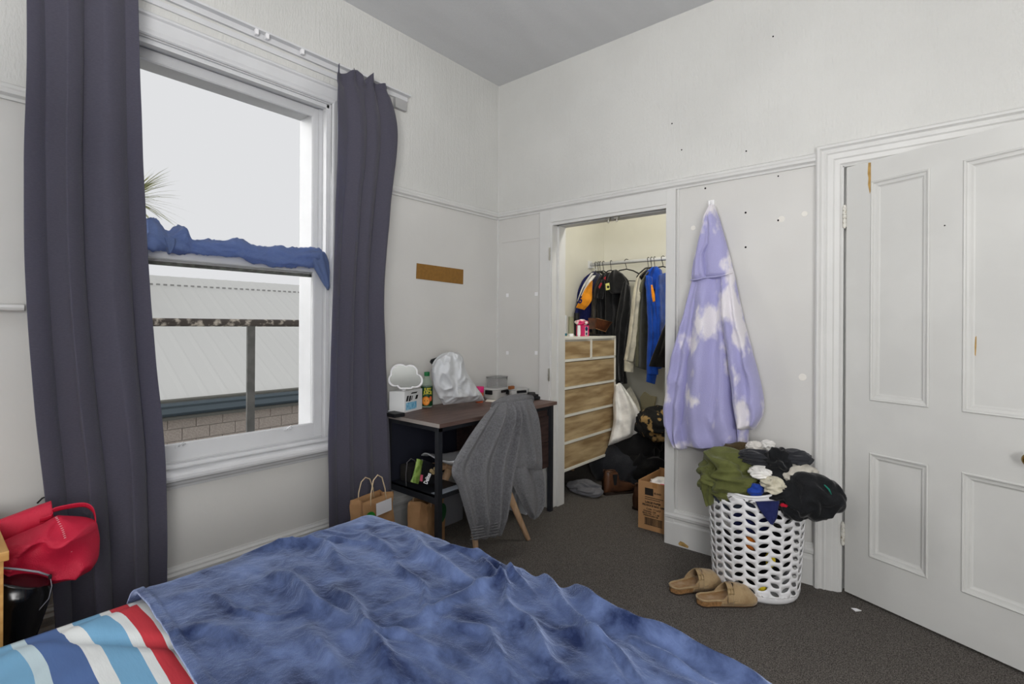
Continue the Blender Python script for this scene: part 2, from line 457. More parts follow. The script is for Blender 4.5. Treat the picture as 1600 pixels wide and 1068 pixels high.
mp_ = [(0, -0.012), (0, 0.003), (0.004, 0.006), (0.009, 0.004), (0.012, -0.001), (0.018, -0.003), (0.024, -0.004), (0.029, -0.010), (0.034, -0.012)]
for s0, s1 in SP:
    for z0, z1 in ZP:
        b = B(); dbox(b, s0, s1, z0, z1, -0.030, -0.012); pn = mk('panel', b, M_door, door)
        b = B(); frame(b, Hp + Dv * s0 + Z * z0, Dv, Z, s1 - s0, z1 - z0, mp_, Dn); mk('panel_moulding', b, M_door, pn)
for zc in (1.80, 0.285):
    b = B()
    for k in range(5): b.tube([Hp + Dn * 0.006 + Z * (zc - 0.05 + k * 0.02), Hp + Dn * 0.006 + Z * (zc - 0.05 + k * 0.02 + 0.0175)], 0.0085, 10)
    b.tube([Hp + Dn * 0.006 + Z * (zc - 0.056), Hp + Dn * 0.006 + Z * (zc + 0.056)], 0.005, 8)
    mk('hinge', b, mat('hinge_paint', (214, 212, 204), 0.4, rgb2=(150, 140, 120), vscale=60, lo=0.55, hi=0.7), door, auto=40)
K = P(1611, 712, y=2.62); K = Hp + Dv * 0.668 + Z * 0.80
b = B(); 
def disc(b, c, n, prof, seg=24):
    n = n.normalized(); a = n.cross(Z).normalized(); q = a.cross(n); rings = []
    for r, h in prof: rings.append([b.bm.verts.new(c + n * h + (a * math.cos(2 * PI * k / seg) + q * math.sin(2 * PI * k / seg)) * r) for k in range(seg)])
    for i in range(len(rings) - 1):
        for k in range(seg): b.bm.faces.new((rings[i][k], rings[i][(k + 1) % seg], rings[i + 1][(k + 1) % seg], rings[i + 1][k]))
    b.bm.faces.new(rings[0]); b.bm.faces.new(rings[-1])
disc(b, K, Dn, [(0.036, -0.001), (0.036, 0.006), (0.030, 0.009), (0.022, 0.006), (0.001, 0.006)])
kb = mk('knob_rose', b, mat('white_ceramic', (225, 225, 222), 0.2), door, auto=40)
b = B(); disc(b, K, Dn, [(0.008, 0.005), (0.008, 0.03), (0.018, 0.036), (0.0235, 0.045), (0.0235, 0.054), (0.017, 0.062), (0.002, 0.065)])
mk('knob', b, M_brass, kb, auto=50)
# paint missing on the stile and panel
def dpatch(b, pts, n0=0.0003):
    b.poly([Hp + Dv * s_ + Z * z_ + Dn * n0 for s_, z_ in pts], Dn * 0.0006)
b = B(); dpatch(b, [(0.101, 2.03), (0.112, 2.028), (0.1125, 1.9), (0.108, 1.885), (0.1, 1.93), (0.102, 1.96), (0.098, 1.98)])
tag(mk('bare_patch', b, M_wood_scar, door), 'strip of bare timber at the hinge stile')
b = B(); dpatch(b, [(0.488, 1.235), (0.492, 1.24), (0.492, 1.20), (0.490, 1.16), (0.487, 1.165), (0.4865, 1.2)], -0.0118)
tag(mk('paint_chip', b, M_wood_scar, door), 'brown chip in the panel paint')
b = B(); disc(b, Hp + Dv * 0.392 + Z * 1.69, Dn, [(0.003, 0.0), (0.002, 0.002)], 10); mk('nail_hole', b, M_dark, door)

# ------------------------------------------------------------------ window
wn = empty_struct('window_1', (WX, WY0, WZ0), 'white painted double hung timber sash window')
wa = [(0, 0), (0, 0.016), (0.006, 0.022), (0.016, 0.022), (0.022, 0.012), (0.07, 0.010), (0.085, 0.016), (0.095, 0.018), (0.1, 0.012), (0.1, 0)]
AW = 0.1
b = B(); b.extr(wa, (WX, WY1 + AW, 0.21), (WX, WY1 + AW, WZ1 + AW), -Y, X, 0, -1); mk('architrave', b, M_win, wn)
b = B(); b.extr(wa, (WX, WY0 - AW, 0.21), (WX, WY0 - AW, WZ1 + AW), Y, X, 0, -1); mk('architrave', b, M_win, wn)
b = B(); b.extr(wa, (WX, WY0 - AW, WZ1 + AW), (WX, WY1 + AW, WZ1 + AW), -Z, X, 1, -1); mk('architrave', b, M_win, wn)
# reveal lining, stops and outer frame
b = B()
for y0, y1, q in ((WY1 - 0.004, WY1, 1), (WY0, WY0 + 0.004, -1)): b.box(WX - 0.2, WX, y0, y1, WZ0, WZ1)
b.box(WX - 0.2, WX, WY0, WY1, WZ1 - 0.004, WZ1)
for y0, y1 in ((WY1 - 0.022, WY1 - 0.004), (WY0 + 0.004, WY0 + 0.022)):
    b.box(WX - 0.045, WX - 0.012, y0, y1, WZ0, WZ1 - 0.004, 0.002); b.box(WX - 0.10, WX - 0.09, y0 + 0.006 * (y0 < 1), y1, WZ0, WZ1 - 0.004)
b.box(WX - 0.045, WX - 0.012, WY0, WY1, WZ1 - 0.024, WZ1 - 0.004, 0.002)
b.box(WX - 0.28, WX - 0.145, WY1 - 0.035, WY1 + 0.05, WZ0 - 0.05, WZ1 + 0.05); b.box(WX - 0.28, WX - 0.145, WY0 - 0.05, WY0 + 0.035, WZ0 - 0.05, WZ1 + 0.05)
b.box(WX - 0.28, WX - 0.145, WY0, WY1, WZ1 - 0.03, WZ1 + 0.05)
mk('reveal', b, M_win, wn)
M_glass = mat('window_glass', (255, 255, 255), 0.0, trans=1.0, spec=0.5)
N, L, b_ = N_(M_glass); b_.inputs['IOR'].default_value = 1.01
def sash(nm, xo, xi, z0, z1, sl, top, bot):
    e = B(); y0, y1 = WY0 + 0.006, WY1 - 0.006
    e.box(xo, xi, y0, y0 + sl, z0, z1, 0.002); e.box(xo, xi, y1 - sl, y1, z0, z1, 0.002)
    e.box(xo, xi - 0.0005, y0 + sl, y1 - sl, z0, z0 + bot); e.box(xo, xi - 0.0005, y0 + sl, y1 - sl, z1 - top, z1)
    s_ = mk(nm, e, M_win, wn)
    e = B(); pr = [(0, 0), (0, 0.012), (0.004, 0.012), (0.009, 0.004), (0.009, 0)]
    frame(e, (xi - 0.014, y0 + sl, z0 + bot), Y, Z, y1 - y0 - 2 * sl, z1 - z0 - top - bot, pr, X); mk('glazing_bead', e, M_win, s_)
    e = B(); e.box((xo + xi) / 2 - 0.0015, (xo + xi) / 2 + 0.0015, y0 + sl - 0.004, y1 - sl + 0.004, z0 + bot - 0.004, z1 - top + 0.004); mk('pane', e, M_glass, s_)
    return s_
us = sash('upper_sash', WX - 0.138, WX - 0.102, 1.545, 2.478, 0.038, 0.04, 0.05)
ls = sash('lower_sash', WX - 0.088, WX - 0.050, 0.655, 1.60, 0.058, 0.036, 0.068)
M_rail_shade = mat('rail_shade', (96, 98, 92), 0.8, var=0.3, vscale=30)  # dark tone stands in for the shadow under the upper sash rail
b = B(); b.box(WX - 0.135, WX - 0.09, WY0 + 0.02, WY1 - 0.02, 1.535, 1.548); mk('meeting_rail_shade', b, M_rail_shade, us)
for yy in (P(282, 690, x=WX - 0.05).y, P(450, 668, x=WX - 0.05).y):
    b = B(); xx = WX - 0.048; b.box(xx - 0.003, xx + 0.004, yy - 0.022, yy + 0.022, 0.712, 0.722, 0.001)
    b.tube([(xx + 0.002, yy - 0.008, 0.72), (xx + 0.018, yy - 0.010, 0.728), (xx + 0.026, yy, 0.738), (xx + 0.018, yy + 0.010, 0.728), (xx + 0.002, yy + 0.008, 0.72)], 0.004, 8)
    mk('sash_lift', b, M_win, ls, auto=50)
b = B(); b.tube([(WX - 0.048, P(372, 400, x=WX - 0.05).y, 1.60), (WX - 0.048, P(372, 400, x=WX - 0.05).y, 1.615)], 0.008, 8); mk('sash_catch', b, M_chrome, ls)
sill = [(0, -0.055), (0, 0.075), (0.006, 0.085), (0.016, 0.089), (0.028, 0.089), (0.036, 0.083), (0.04, 0.07), (0.04, 0.01), (0.052, 0.004), (0.052, -0.055)]
b = B(); b.extr(sill, (WX, WY0 - 0.115, 0.593), (WX, WY1 + 0.115, 0.593), Z, X)
b.box(WX - 0.2, WX - 0.045, WY0, WY1, 0.60, 0.655); b.box(WX - 0.01, WX + 0.02, WY0, WY1, 0.64, 0.655, 0.003); mk('sill', b, M_win, wn)
apr = [(0, 0), (0, 0.012), (0.012, 0.018), (0.022, 0.030), (0.032, 0.036), (0.045, 0.05), (0.045, 0)]
b = B(); b.extr(apr, (WX, WY0 - 0.1, 0.548), (WX, WY1 + 0.1, 0.548), Z, X); mk('apron', b, M_win, wn)
b = B(); b.box(WX - 0.3, WX - 0.18, WY0 - 0.05, WY1 + 0.05, 0.58, 0.62); mk('outer_sill', b, M_win, wn)
# ledge at the far left
b = B(); q = P(45, 484, x=WX + 0.05)
lp = [(0, 0), (0, 0.05), (0.004, 0.062), (0.012, 0.066), (0.022, 0.062), (0.026, 0.05), (0.026, 0)]
b.extr(lp, (WX, YF, 1.312), (WX, 0.262, 1.312), Z, X)
tag(mk('trim_7', b, M_trim), 'rounded white ledge on the wall left of the window', kind='structure')
# curtain track above the window
ct = thing('curtain_track', 'long white curtain track fixed above the window', 'curtain track', (WX, 0.0, 2.66))
b = B(); b.box(WX + 0.004, WX + 0.02, 0.1, 2.0, 2.665, 2.70, 0.002); b.box(WX + 0.004, WX + 0.05, 0.1, 2.0, 2.692, 2.702, 0.001); b.box(WX + 0.004, WX + 0.014, 0.1, 1.60, 2.625, 2.65, 0.002); mk('rail', b, M_win, ct)
b = B(); b.box(WX + 0.004, WX + 0.03, 1.90, 1.985, 2.60, 2.662, 0.002); mk('bracket', b, mat('track_grey', (168, 168, 168), 0.5), ct)
for yy in (1.07, 1.12, 1.3):
    b = B(); b.box(WX + 0.03, WX + 0.05, yy - 0.008, yy + 0.008, 2.668, 2.694, 0.003); mk('runner', b, M_white, ct)

# ------------------------------------------------------------------ outside the window
M_yard = mat('concrete_yard', (150, 148, 142), 0.9, var=0.1, vscale=1.0)
b = B(); b.box(-60, WX - 0.5, -40, 60, -2.4, -2.3); tag(mk('ground', b, M_yard), kind='structure')
nb = empty_struct('wall_neighbour', (-9, 3, -2.3), 'low block building next door under a pale metal roof')
b = B(); b.box(-9.4, -9.02, -2, 16, -2.3, -0.16); mk('mortar', b, mat('mortar', (196, 192, 186), 0.9), nb)
M_blk = mat('concrete_block', (172, 162, 154), 0.9, bump=0.6, bscale=60, var=0.12, vscale=60)
proto = None
for r in range(6):
    zt = -0.17 - r * 0.19
    for k in range(27):
        yy = 0.2 + k * 0.39 + (0.195 if r % 2 else 0)
        if proto is None:
            b = B(); b.box(-9.02, -8.995, yy, yy + 0.382, zt - 0.182, zt, 0.002); proto = mk('block', b, M_blk, nb); base0 = (yy, zt)
        else:
            c = proto.copy(); COL.objects.link(c); c.parent = nb; c.location = (random.uniform(-.002, .002), yy - base0[0], zt - base0[1])
b = B(); gp = [(-0.16, 0), (-0.16, 0.05), (-0.10, 0.10), (-0.02, 0.10), (0.02, 0.14), (0.06, 0.14), (0.06, 0)]
b.extr(gp, (-9, -2, 0), (-9, 16, 0), Z, X); mk('gutter', b, mat('slate_gutter', (92, 104, 112), 0.5), nb)
b = B(); b.box(-9.0, -8.83, -2, 16, -0.19, -0.15); mk('soffit', b, mat('soffit_grey', (95, 95, 90), 0.8), nb)
b = B(); b.tube([(-8.9, -2, 0.1), (-8.9, 5.2, 0.1), (-8.88, 6.2, 0.09), (-8.8, 7.2, 0.03), (-8.75, 8, -0.1)], 0.025, 8); mk('cable', b, mat('cable_grey', (110, 110, 104), 0.6), nb, smooth=True)
M_roof = mat('pale_metal_roof', (206, 206, 203), 0.6)
b = B()
n = 90
def roof(i, j):
    yy = -2 + 18 * i; tt = j
    return Vector((-8.95 - 4.2 * tt, yy, 0.08 + 2.25 * tt + 0.006 * max(0, math.cos(i * 60 * 2 * PI)) ** 4))
b.grid(roof, 480, 2); b.poly([(-13.15, -2, 2.33), (-13.15, 16, 2.33), (-17, 16, -0.1), (-17, -2, -0.1)])
mk('roof', b, M_roof, nb)
b = B()
for k in range(90):
    yy = 0.5 + k * 0.13; b.box(-12.72, -12.70, yy, yy + 0.07, 2.09, 2.125)
tag(mk('screw_row', b, mat('screw_grey', (150, 150, 148), 0.7), nb), kind='stuff')
# rusty handrail
hr = thing('handrail', 'rusty steel handrail outside the window', 'handrail', (-4.0, 1.7, -0.3))
M_rust = mat('rusty_pipe', (70, 64, 60), 0.8, rgb2=(176, 168, 156), vscale=22, lo=0.5, hi=0.66, bump=0.5, bscale=40)
b = B(); b.tube([(-4.0, -2.5 + k * 0.5, 1.28) for k in range(16)], 0.028, 12); mk('top_rail', b, M_rust, hr, smooth=True)
q0, q1 = P(392, 508, x=-4.0), P(386, 640, x=-4.0)
for dy in (0, -2.0, 2.0):
    b = B(); b.box(-4.012, -3.988, q0.y - 0.028 + dy, q0.y + 0.028 + dy, -2.3, 1.27, 0.002); mk('post', b, mat('weathered_steel', (84, 84, 82), 0.7, var=0.15, vscale=12), hr)
# cabbage tree beyond
tp = P(203, 312, x=-12)
tree = thing('cabbage_tree', 'spiky green cabbage tree beyond the window, half hidden by the curtain', 'tree', (tp.x, tp.y, -2.3))
b = B(); b.tube([(tp.x, tp.y, -2.3), (tp.x + 0.1, tp.y + 0.05, 0.5), (tp.x, tp.y, tp.z)], [0.16, 0.12, 0.08], 10); mk('trunk', b, mat('tree_bark', (110, 96, 80), 0.9, bump=0.6, bscale=20), tree, smooth=True)
b = B(); rr = random.Random(7)
for k in range(190):
    d = Vector((rr.uniform(-1, 1), rr.uniform(-1, 1), rr.uniform(-0.35, 1.25))).normalized(); l = rr.uniform(0.7, 1.25); o = tp + d * 0.05
    sd = d.cross(Z).normalized() * 0.016; pts = []
    for i in range(5):
        t = i / 4; pts.append((o + d * l * t - Z * 0.22 * t * t * l, sd * (1 - t) ** 0.6))
    for i in range(4):
        (p0, s0), (p1, s1) = pts[i], pts[i + 1]
        b.bm.faces.new([b.bm.verts.new(q) for q in (p0 - s0, p0 + s0, p1 + s1, p1 - s1)])
tag(mk('foliage', b, mat('olive_leaf', (140, 142, 82), 0.7, var=0.3, vscale=8), tree), kind='stuff')

# ------------------------------------------------------------------ bed
M_mattress = mat('mattress_ticking', (225, 222, 215), 0.8)
bed = thing('bed', 'double bed base and mattress under the navy blanket', 'bed', (-1.0, 0.2, 0))
BX0, BX1, BF = -1.72, -0.215, 1.22
b = B(); b.box(BX0 + 0.04, BX1 - 0.04, -0.82, BF - 0.06, 0.10, 0.27, 0.02); mk('base', b, M_black, bed)
b = B(); b.box(BX0 + 0.03, BX1 - 0.03, -0.82, BF - 0.05, 0.272, 0.50, 0.05); mk('mattress', b, M_mattress, bed)
for xx in (BX0 + 0.1, BX1 - 0.1):
    for yy in (-0.72, BF - 0.16):
        b = B(); b.lathe((xx, yy, 0), [(0.022, 0), (0.028, 0.1)], 12); mk('leg', b, M_black, bed)
ZT = 0.545
def edge(t, L_, R, fl):
    s_ = t - (L_ - R)
    if s_ <= 0: return t, 0.0
    if s_ < R * PI / 2: return L_ - R + R * math.sin(s_ / R), R * (1 - math.cos(s_ / R))
    e = s_ - R * PI / 2
    return L_ + fl * e, R + e
def edge2(t, L_, R, fl):
    if t < L_ / 2:
        p, d = edge(L_ - t, L_, R, fl); return L_ - p, d
    return edge(t, L_, R, fl)
# measured crease lines on the blanket (photo positions on the bed top)
CR = [([(425, 904), (470, 934), (522, 979), (541, 1001)], .026, .035), ([(530, 926), (560, 990), (612, 1068)], .024, .028),
      ([(477, 990), (505, 1030), (530, 1068)], .018, .03), ([(387, 862), (440, 850), (500, 850), (537, 890)], .020, .03),
      ([(564, 832), (616, 877)], .016, .025), ([(642, 844), (690, 890), (740, 926)], .020, .025),
      ([(830, 886), (740, 926), (684, 964), (640, 975)], .016, .025), ([(840, 889), (884, 955), (925, 1011), (960, 1068)], .024, .026),
      ([(880, 900), (931, 958), (987, 980), (1081, 1017), (1206, 1061)], .030, .03), ([(940, 915), (1019, 950), (1112, 978), (1206, 1030)], .026, .022),
      ([(800, 955), (859, 1036), (880, 1068)], .022, .026), ([(990, 1000), (1060, 1040), (1120, 1068)], .016, .022),
      ([(330, 935), (360, 960), (420, 968), (470, 955)], .008, .012), ([(700, 985), (760, 1000), (800, 1068)], .016, .024),
      ([(860, 880), (930, 905), (1000, 935), (1050, 950)], .018, .02), ([(250, 1000), (330, 985), (400, 1010)], .010, .04),
      ([(620, 880), (660, 930), (670, 985)], .014, .018), ([(740, 870), (790, 930), (800, 985)], .016, .018), ([(560, 1010), (620, 1000), (690, 1030)], .012, .018),
      ([(700, 860), (760, 880), (830, 930)], .014, .016), ([(880, 990), (960, 1030), (1000, 1068)], .018, .02), ([(480, 850), (520, 840), (580, 850)], .010, .016)]
CRW = [([P(px, py, z=ZT + 0.01).to_2d() for px, py in ln], a, w_) for ln, a, w_ in CR]
def seg_d(p, a, c):
    ab = c - a; t = max(0, min(1, (p - a).dot(ab) / ab.length_squared)); q = a + ab * t
    s_ = ab.x * (p.y - a.y) - ab.y * (p.x - a.x)
    return (p - q).length, s_
def creases(x, y):
    p = Vector((x + 0.02 * noise.noise(Vector((x * 7, y * 7, 1))), y + 0.02 * noise.noise(Vector((x * 7, y * 7, 4))))); h = 0
    for ln, a, w_ in CRW:
        d, sd = min((seg_d(p, ln[i], ln[i + 1]) for i in range(len(ln) - 1)), key=lambda t: t[0])
        if d < w_ * 4:
            ww = w_ * (1.0 if sd > 0 else 0.6)
            e0 = min((p - ln[0]).length, (p - ln[-1]).length)
            h += 0.9 * a * math.exp(-(d / (ww * 0.72)) ** 2) * min(1, 0.35 + e0 / 0.12)
            h -= a * 0.22 * math.exp(-((d - w_ * 1.6) / w_) ** 2) * (sd < 0) * min(1, e0 / 0.12)
    return h
M_velvet = mat('navy_velvet', (32, 44, 80), 0.85, sheen=1.0, rgb2=(112, 131, 177), vscale=8.5, stretch=(1.0, 1.3, 1), lo=0.33, hi=0.74, spec=0.1, bump=0.25, bscale=300, detail=7)
N, L, b_ = N_(M_velvet); b_.inputs['Sheen Tint'].default_value = (0.55, 0.66, 0.95, 1); b_.inputs['Sheen Roughness'].default_value = 0.3
cn = N.new('ShaderNodeTexNoise'); cn.inputs['Scale'].default_value = 26; cn.inputs['Detail'].default_value = 5; cn.inputs['Distortion'].default_value = 1.4; cn.inputs['Roughness'].default_value = 0.6
tcv = N.new('ShaderNodeTexCoord'); L.new(tcv.outputs['Object'], cn.inputs['Vector'])
bpv = N.new('ShaderNodeBump'); bpv.inputs['Strength'].default_value = 0.28; bpv.inputs['Distance'].default_value = 0.02; L.new(cn.outputs['Fac'], bpv.inputs['Height'])
for n_ in N:
    if n_.type == 'TEX_NOISE' and abs(n_.inputs['Scale'].default_value - 8.5) < 0.05: n_.inputs['Distortion'].default_value = 0.35; n_.inputs['Roughness'].default_value = 0.62
old = b_.inputs['Normal'].links[0].from_node; L.new(bpv.outputs[0], old.inputs['Normal'])
b = B(); WB = BX1 - BX0; LB = BF - 0.367
def blk(i, j):
    a = -0.16 + i * (WB + 0.16 + 0.50); c = j * (LB + 0.42)
    px_, dA = edge2(a, WB, 0.10, 0.16); py_, dC = edge(c, LB, 0.13, 0.10)
    dA2, dC2 = dA, dC
    drop = (dA2 ** 3 + dC2 ** 3) ** (1 / 3)
    x, y = BX0 + px_, 0.367 + py_
    y += (1 - j) ** 8 * (0.012 * math.sin(a * 5 + 1) + 0.03 * (0.5 - i))
    flat = math.exp(-drop * 9)
    z = ZT - drop + 0.022 * flat * (math.sin(PI * max(0, min(1, px_ / WB)))) 
    z += 1.25 * creases(x, y) * (0.25 + 0.75 * flat)
    z += 0.006 * flat * noise.fractal(Vector((x * 3.0, y * 2.4, 2.0)), 1.0, 2.0, 4)
    wv = Vector((x * 9 + 2.5 * noise.noise(Vector((x * 4, y * 4, 0))), y * 12, 0))
    z += 0.0035 * flat * ridge(wv) * (0.5 + noise.noise(Vector((x * 2.3, y * 2.3, 7)))) * 2
    z += 0.004 * flat * (1 - math.sqrt(noise.noise(Vector((x * 5 + y * 3, y * 6 - x * 2, 11))) ** 2 + 0.004) * 2.4)
    # hanging folds on the sides
    if drop > 0.04:
        k = min(1, (drop - 0.04) * 5)
        if dA > dC: x += (1 if a > 0 else -1) * k * (0.045 * math.sin(y * 19 + 1.0) + 0.02 * math.sin(y * 41) + 0.03)
        else: y += k * (0.04 * math.sin(x * 15 + 0.5) + 0.018 * math.sin(x * 37)) + (0.05 if x > -0.75 else 0) * k * min(1, (x + 0.75) * 5 if x > -0.75 else 0)
    z = max(z, 0.02 + 0.01 * abs(noise.noise(Vector((x * 9, y * 9, 0)))))
    # rolled hem at the head edge
    if j < 0.02: z += 0.008
    return Vector((x, y, z))
b.grid(blk, 250, 190)
tag(mk('blanket', b, M_velvet, smooth=True, solid=0.009), 'crumpled navy blue velvet blanket spread over the bed', 'blanket')
# duvet with stripes
M_duv = mat('striped_cotton', (230, 232, 232), 0.8, bump=0.12, bscale=16, stretch=(1, 5, 1))
N, L, b_ = N_(M_duv)
tc = N.new('ShaderNodeTexCoord'); sx = N.new('ShaderNodeSeparateXYZ'); L.new(tc.outputs['Object'], sx.inputs[0])
nz = N.new('ShaderNodeTexNoise'); nz.inputs['Scale'].default_value = 2.2; nz.inputs['Detail'].default_value = 1; L.new(tc.outputs['Object'], nz.inputs[0])
ma = N.new('ShaderNodeMath'); ma.operation = 'MULTIPLY_ADD'; L.new(nz.outputs['Fac'], ma.inputs[0]); ma.inputs[1].default_value = 0.09; L.new(sx.outputs['Y'], ma.inputs[2])
mr = N.new('ShaderNodeMapRange'); mr.inputs[1].default_value = -0.4 + 0.045; mr.inputs[2].default_value = 0.6 + 0.045; L.new(ma.outputs[0], mr.inputs[0])
crp = N.new('ShaderNodeValToRGB'); crp.color_ramp.interpolation = 'CONSTANT'
WHT, RED, LBL, NVY, PAL = srgb(228, 232, 232), srgb(205, 62, 72), srgb(120, 172, 208), srgb(84, 112, 164), srgb(196, 216, 224)
DUVET_Y = 0.0
stops = [(-0.4, LBL), (-0.30, WHT), (-0.26, NVY), (-0.20, WHT), (-0.17, RED), (-0.13, WHT), (-0.1, LBL), (-0.03, WHT), (0.0, NVY), (0.055, WHT), (0.075, RED), (0.105, WHT), (0.12, LBL), (0.172, PAL), (0.195, NVY), (0.25, WHT), (0.278, LBL), (0.328, WHT), (0.35, RED), (0.382, WHT)]
stops = [(yy + 0.4, c) for yy, c in stops]
el = crp.color_ramp.elements
el[0].position = 0; el[0].color = stops[0][1]; el[1].position = stops[1][0]; el[1].color = stops[1][1]
for p_, c in stops[2:]:
    e = el.new(p_); e.color = c
L.new(mr.outputs[0], crp.inputs[0]); L.new(crp.outputs[0], b_.inputs['Base Color'])
b = B(); LD = BF - 0.08 + 0.8
def duv(i, j):
    a = -0.22 + i * (WB - 0.03 + 0.44); y = -0.78 + j * (0.62 + 0.78)
    px_, dA = edge2(a, WB - 0.03, 0.11, 0.05)
    x = BX0 + 0.015 + px_
    fl = math.exp(-dA * 10)
    z = ZT - 0.025 - dA + 0.018 * fl * noise.fractal(Vector((x * 2.2, y * 2.0, 5)), 1, 2, 3)
    q = P(250, 990, z=ZT)   # quilting crease
    ln = (x - (-1.62)) * 0.25 + (y - 0.36)
    z -= 0.014 * math.exp(-((y - 0.18 - (x + 1.7) * 0.62) / 0.02) ** 2) * fl
    z += 0.004 * ridge((x * 5, y * 14 + x * 7, 1)) * fl
    if j > 0.86: z -= 0.02 * (j - 0.86) / 0.14
    return Vector((x, y, max(z, 0.506) if fl > .6 else z))
b.grid(duv, 120, 110)
tag(mk('duvet', b, M_duv, smooth=True, solid=0.01, loc=(0, 0, 0)), 'duvet with wavy red, white and blue stripes at the head end of the bed', 'duvet')

# ------------------------------------------------------------------ curtains
def curtain_mat(name, rgb, tr, k):
    m_ = mat(name, rgb, 0.85, bump=0.35, bscale=240, stretch=(1, 1, 4), sheen=0.25, var=0.07, vscale=90, spec=0.1)
    N, L, b_ = N_(m_)
    out = N['Material Output']; t = N.new('ShaderNodeBsdfTranslucent'); t.inputs[0].default_value = srgb(*tr)
    mx = N.new('ShaderNodeMixShader'); mx.inputs[0].default_value = k
    L.new(b_.outputs[0], mx.inputs[1]); L.new(t.outputs[0], mx.inputs[2]); L.new(mx.outputs[0], out.inputs[0])
    return m_
M_curt = curtain_mat('slate_blue_curtain', (94, 92, 104), (112, 124, 172), 0.26)
def curtain(name, label, Lp, Rp, xp, folds, amp, seed, top_frill, xr=None):
    Lw = [P(px, py, x=xp) for px, py in Lp]; Rw = [P(px, py, x=(xr[k] if xr else xp)) for k, (px, py) in enumerate(Rp)]
    b = B()
    def f(i, j):
        l, r = cr(Lw, j), cr(Rw, j)
        u = i + 0.018 * math.sin(j * 3 + i * 9 + seed)
        p = l.lerp(r, i)
        ph = folds * 2 * PI * u + seed + 0.8 * noise.noise(Vector((i * 3, j * 1.6, seed)))
        am = amp * (0.75 + 0.4 * noise.noise(Vector((i * 6, j * 2.0, seed + 3)))) * (0.55 + 0.45 * j if not top_frill else 0.5 + 0.5 * min(1, j * 2.5))
        sn = math.sin(ph)
        p.x += am * (sn * (1 - 0.25 * sn))
        p.y += am * 0.5 * math.sin(2 * ph + 0.5) * 0.5
        if top_frill and j < 0.10:
            k = (0.10 - j) / 0.10
            p.z += 0.026 * k * k * max(-0.8, min(0.8, math.sin(ph * 0.8 + 1.2) + 0.6 * noise.noise(Vector((i * 14, 3, seed))))) * min(1, i * 12); p.x += 0.022 * k * math.sin(ph * 1.3)
            if 0.03 < j < 0.06: p.x -= 0.008
        p.x += 0.006 * noise.noise(Vector((p.y * 8, p.z * 5, seed)))
        return p
    b.grid(f, 170, 110)
    o = mk(name, b, M_curt, smooth=True, solid=0.003)
    return tag(o, label, 'curtain')
curtain('curtain', 'wide slate blue curtain hanging left of the window behind the red bag',
        [(42, -70), (44, 100), (40, 250), (42, 430), (56, 620), (76, 800), (88, 960), (96, 1090)],
        [(212, -70), (216, 100), (221, 260), (229, 420), (240, 570), (251, 700), (255, 850), (255, 985)], -2.40, 2.7, 0.05, 2.2, False)
curtain('curtain', 'narrow slate blue curtain with gathered top hanging right of the window',
        [(524, 103), (526, 200), (522, 330), (517, 480), (512, 640), (510, 730), (512, 880)],
        [(603, 128), (621, 205), (610, 320), (600, 450), (603, 580), (609, 700), (614, 850)], -2.435, 3.4, 0.026, 0.7, True, [-2.46, -2.45, -2.44, -2.42, -2.40, -2.385, -2.375])

# fabric rolled on the meeting rail
M_roll = curtain_mat('blue_jersey', (120, 139, 180), (140, 160, 210), 0.45)
b = B()
ax = [(225, 364, .072), (243, 366, .070), (262, 378, .046), (284, 373, .074), (300, 384, .034), (330, 386, .040), (370, 388, .047), (395, 397, .044), (430, 401, .052), (470, 403, .054), (496, 402, .048), (508, 408, .018)]
axp = [P(a_, c_, x=WX - 0.005) for a_, c_, r_ in ax]
def rollf(i, j):
    c = cr(axp, i); rr_ = cr([Vector((r_, 0, 0)) for *_, r_ in ax], i).x * 0.74; th = j * 2 * PI
    q = Vector((c.y * 9, math.cos(th) * 1.1 + c.y * 5, math.sin(th) * 1.1))
    r_ = rr_ * (1.05 + 0.42 * (ridge(q * 0.8) - 0.4) + 0.22 * ridge(Vector((q.x * 1.6 + q.y, q.y * 2, q.z * 2))) - 0.1)
    return c + Vector((r_ * 0.95 * math.cos(th), 0, r_ * 1.12 * math.sin(th)))
b.grid(rollf, 160, 36, cv=True)
roll = mk('rolled_cloth', b, M_roll, smooth=True)
tag(roll, 'blue cloth rolled along the middle rail of the window', 'cloth')
hang('loose_end', [P(484, 392, x=WX + 0.01), P(488, 412, x=WX + 0.01), P(497, 430, x=WX + 0.01), P(508, 448, x=WX + 0.01)], [P(504, 392, x=WX + 0.01), P(512, 408, x=WX + 0.01), P(513, 430, x=WX + 0.01), P(512, 454, x=WX + 0.01)], X, 0.03, 0.008, M_roll, roll, nu=24, nv=24, fold=0.006, ff=2.5, wr=0.006, wf=20)
hang('loose_end', [P(252, 370, x=WX + 0.01), P(258, 385, x=WX + 0.01), P(262, 396, x=WX + 0.01)], [P(276, 372, x=WX + 0.01), P(272, 386, x=WX + 0.01), P(264, 398, x=WX + 0.01)], X, 0.03, 0.01, M_roll, roll, nu=24, nv=16, fold=0.004, ff=2, wr=0.006, wf=20)

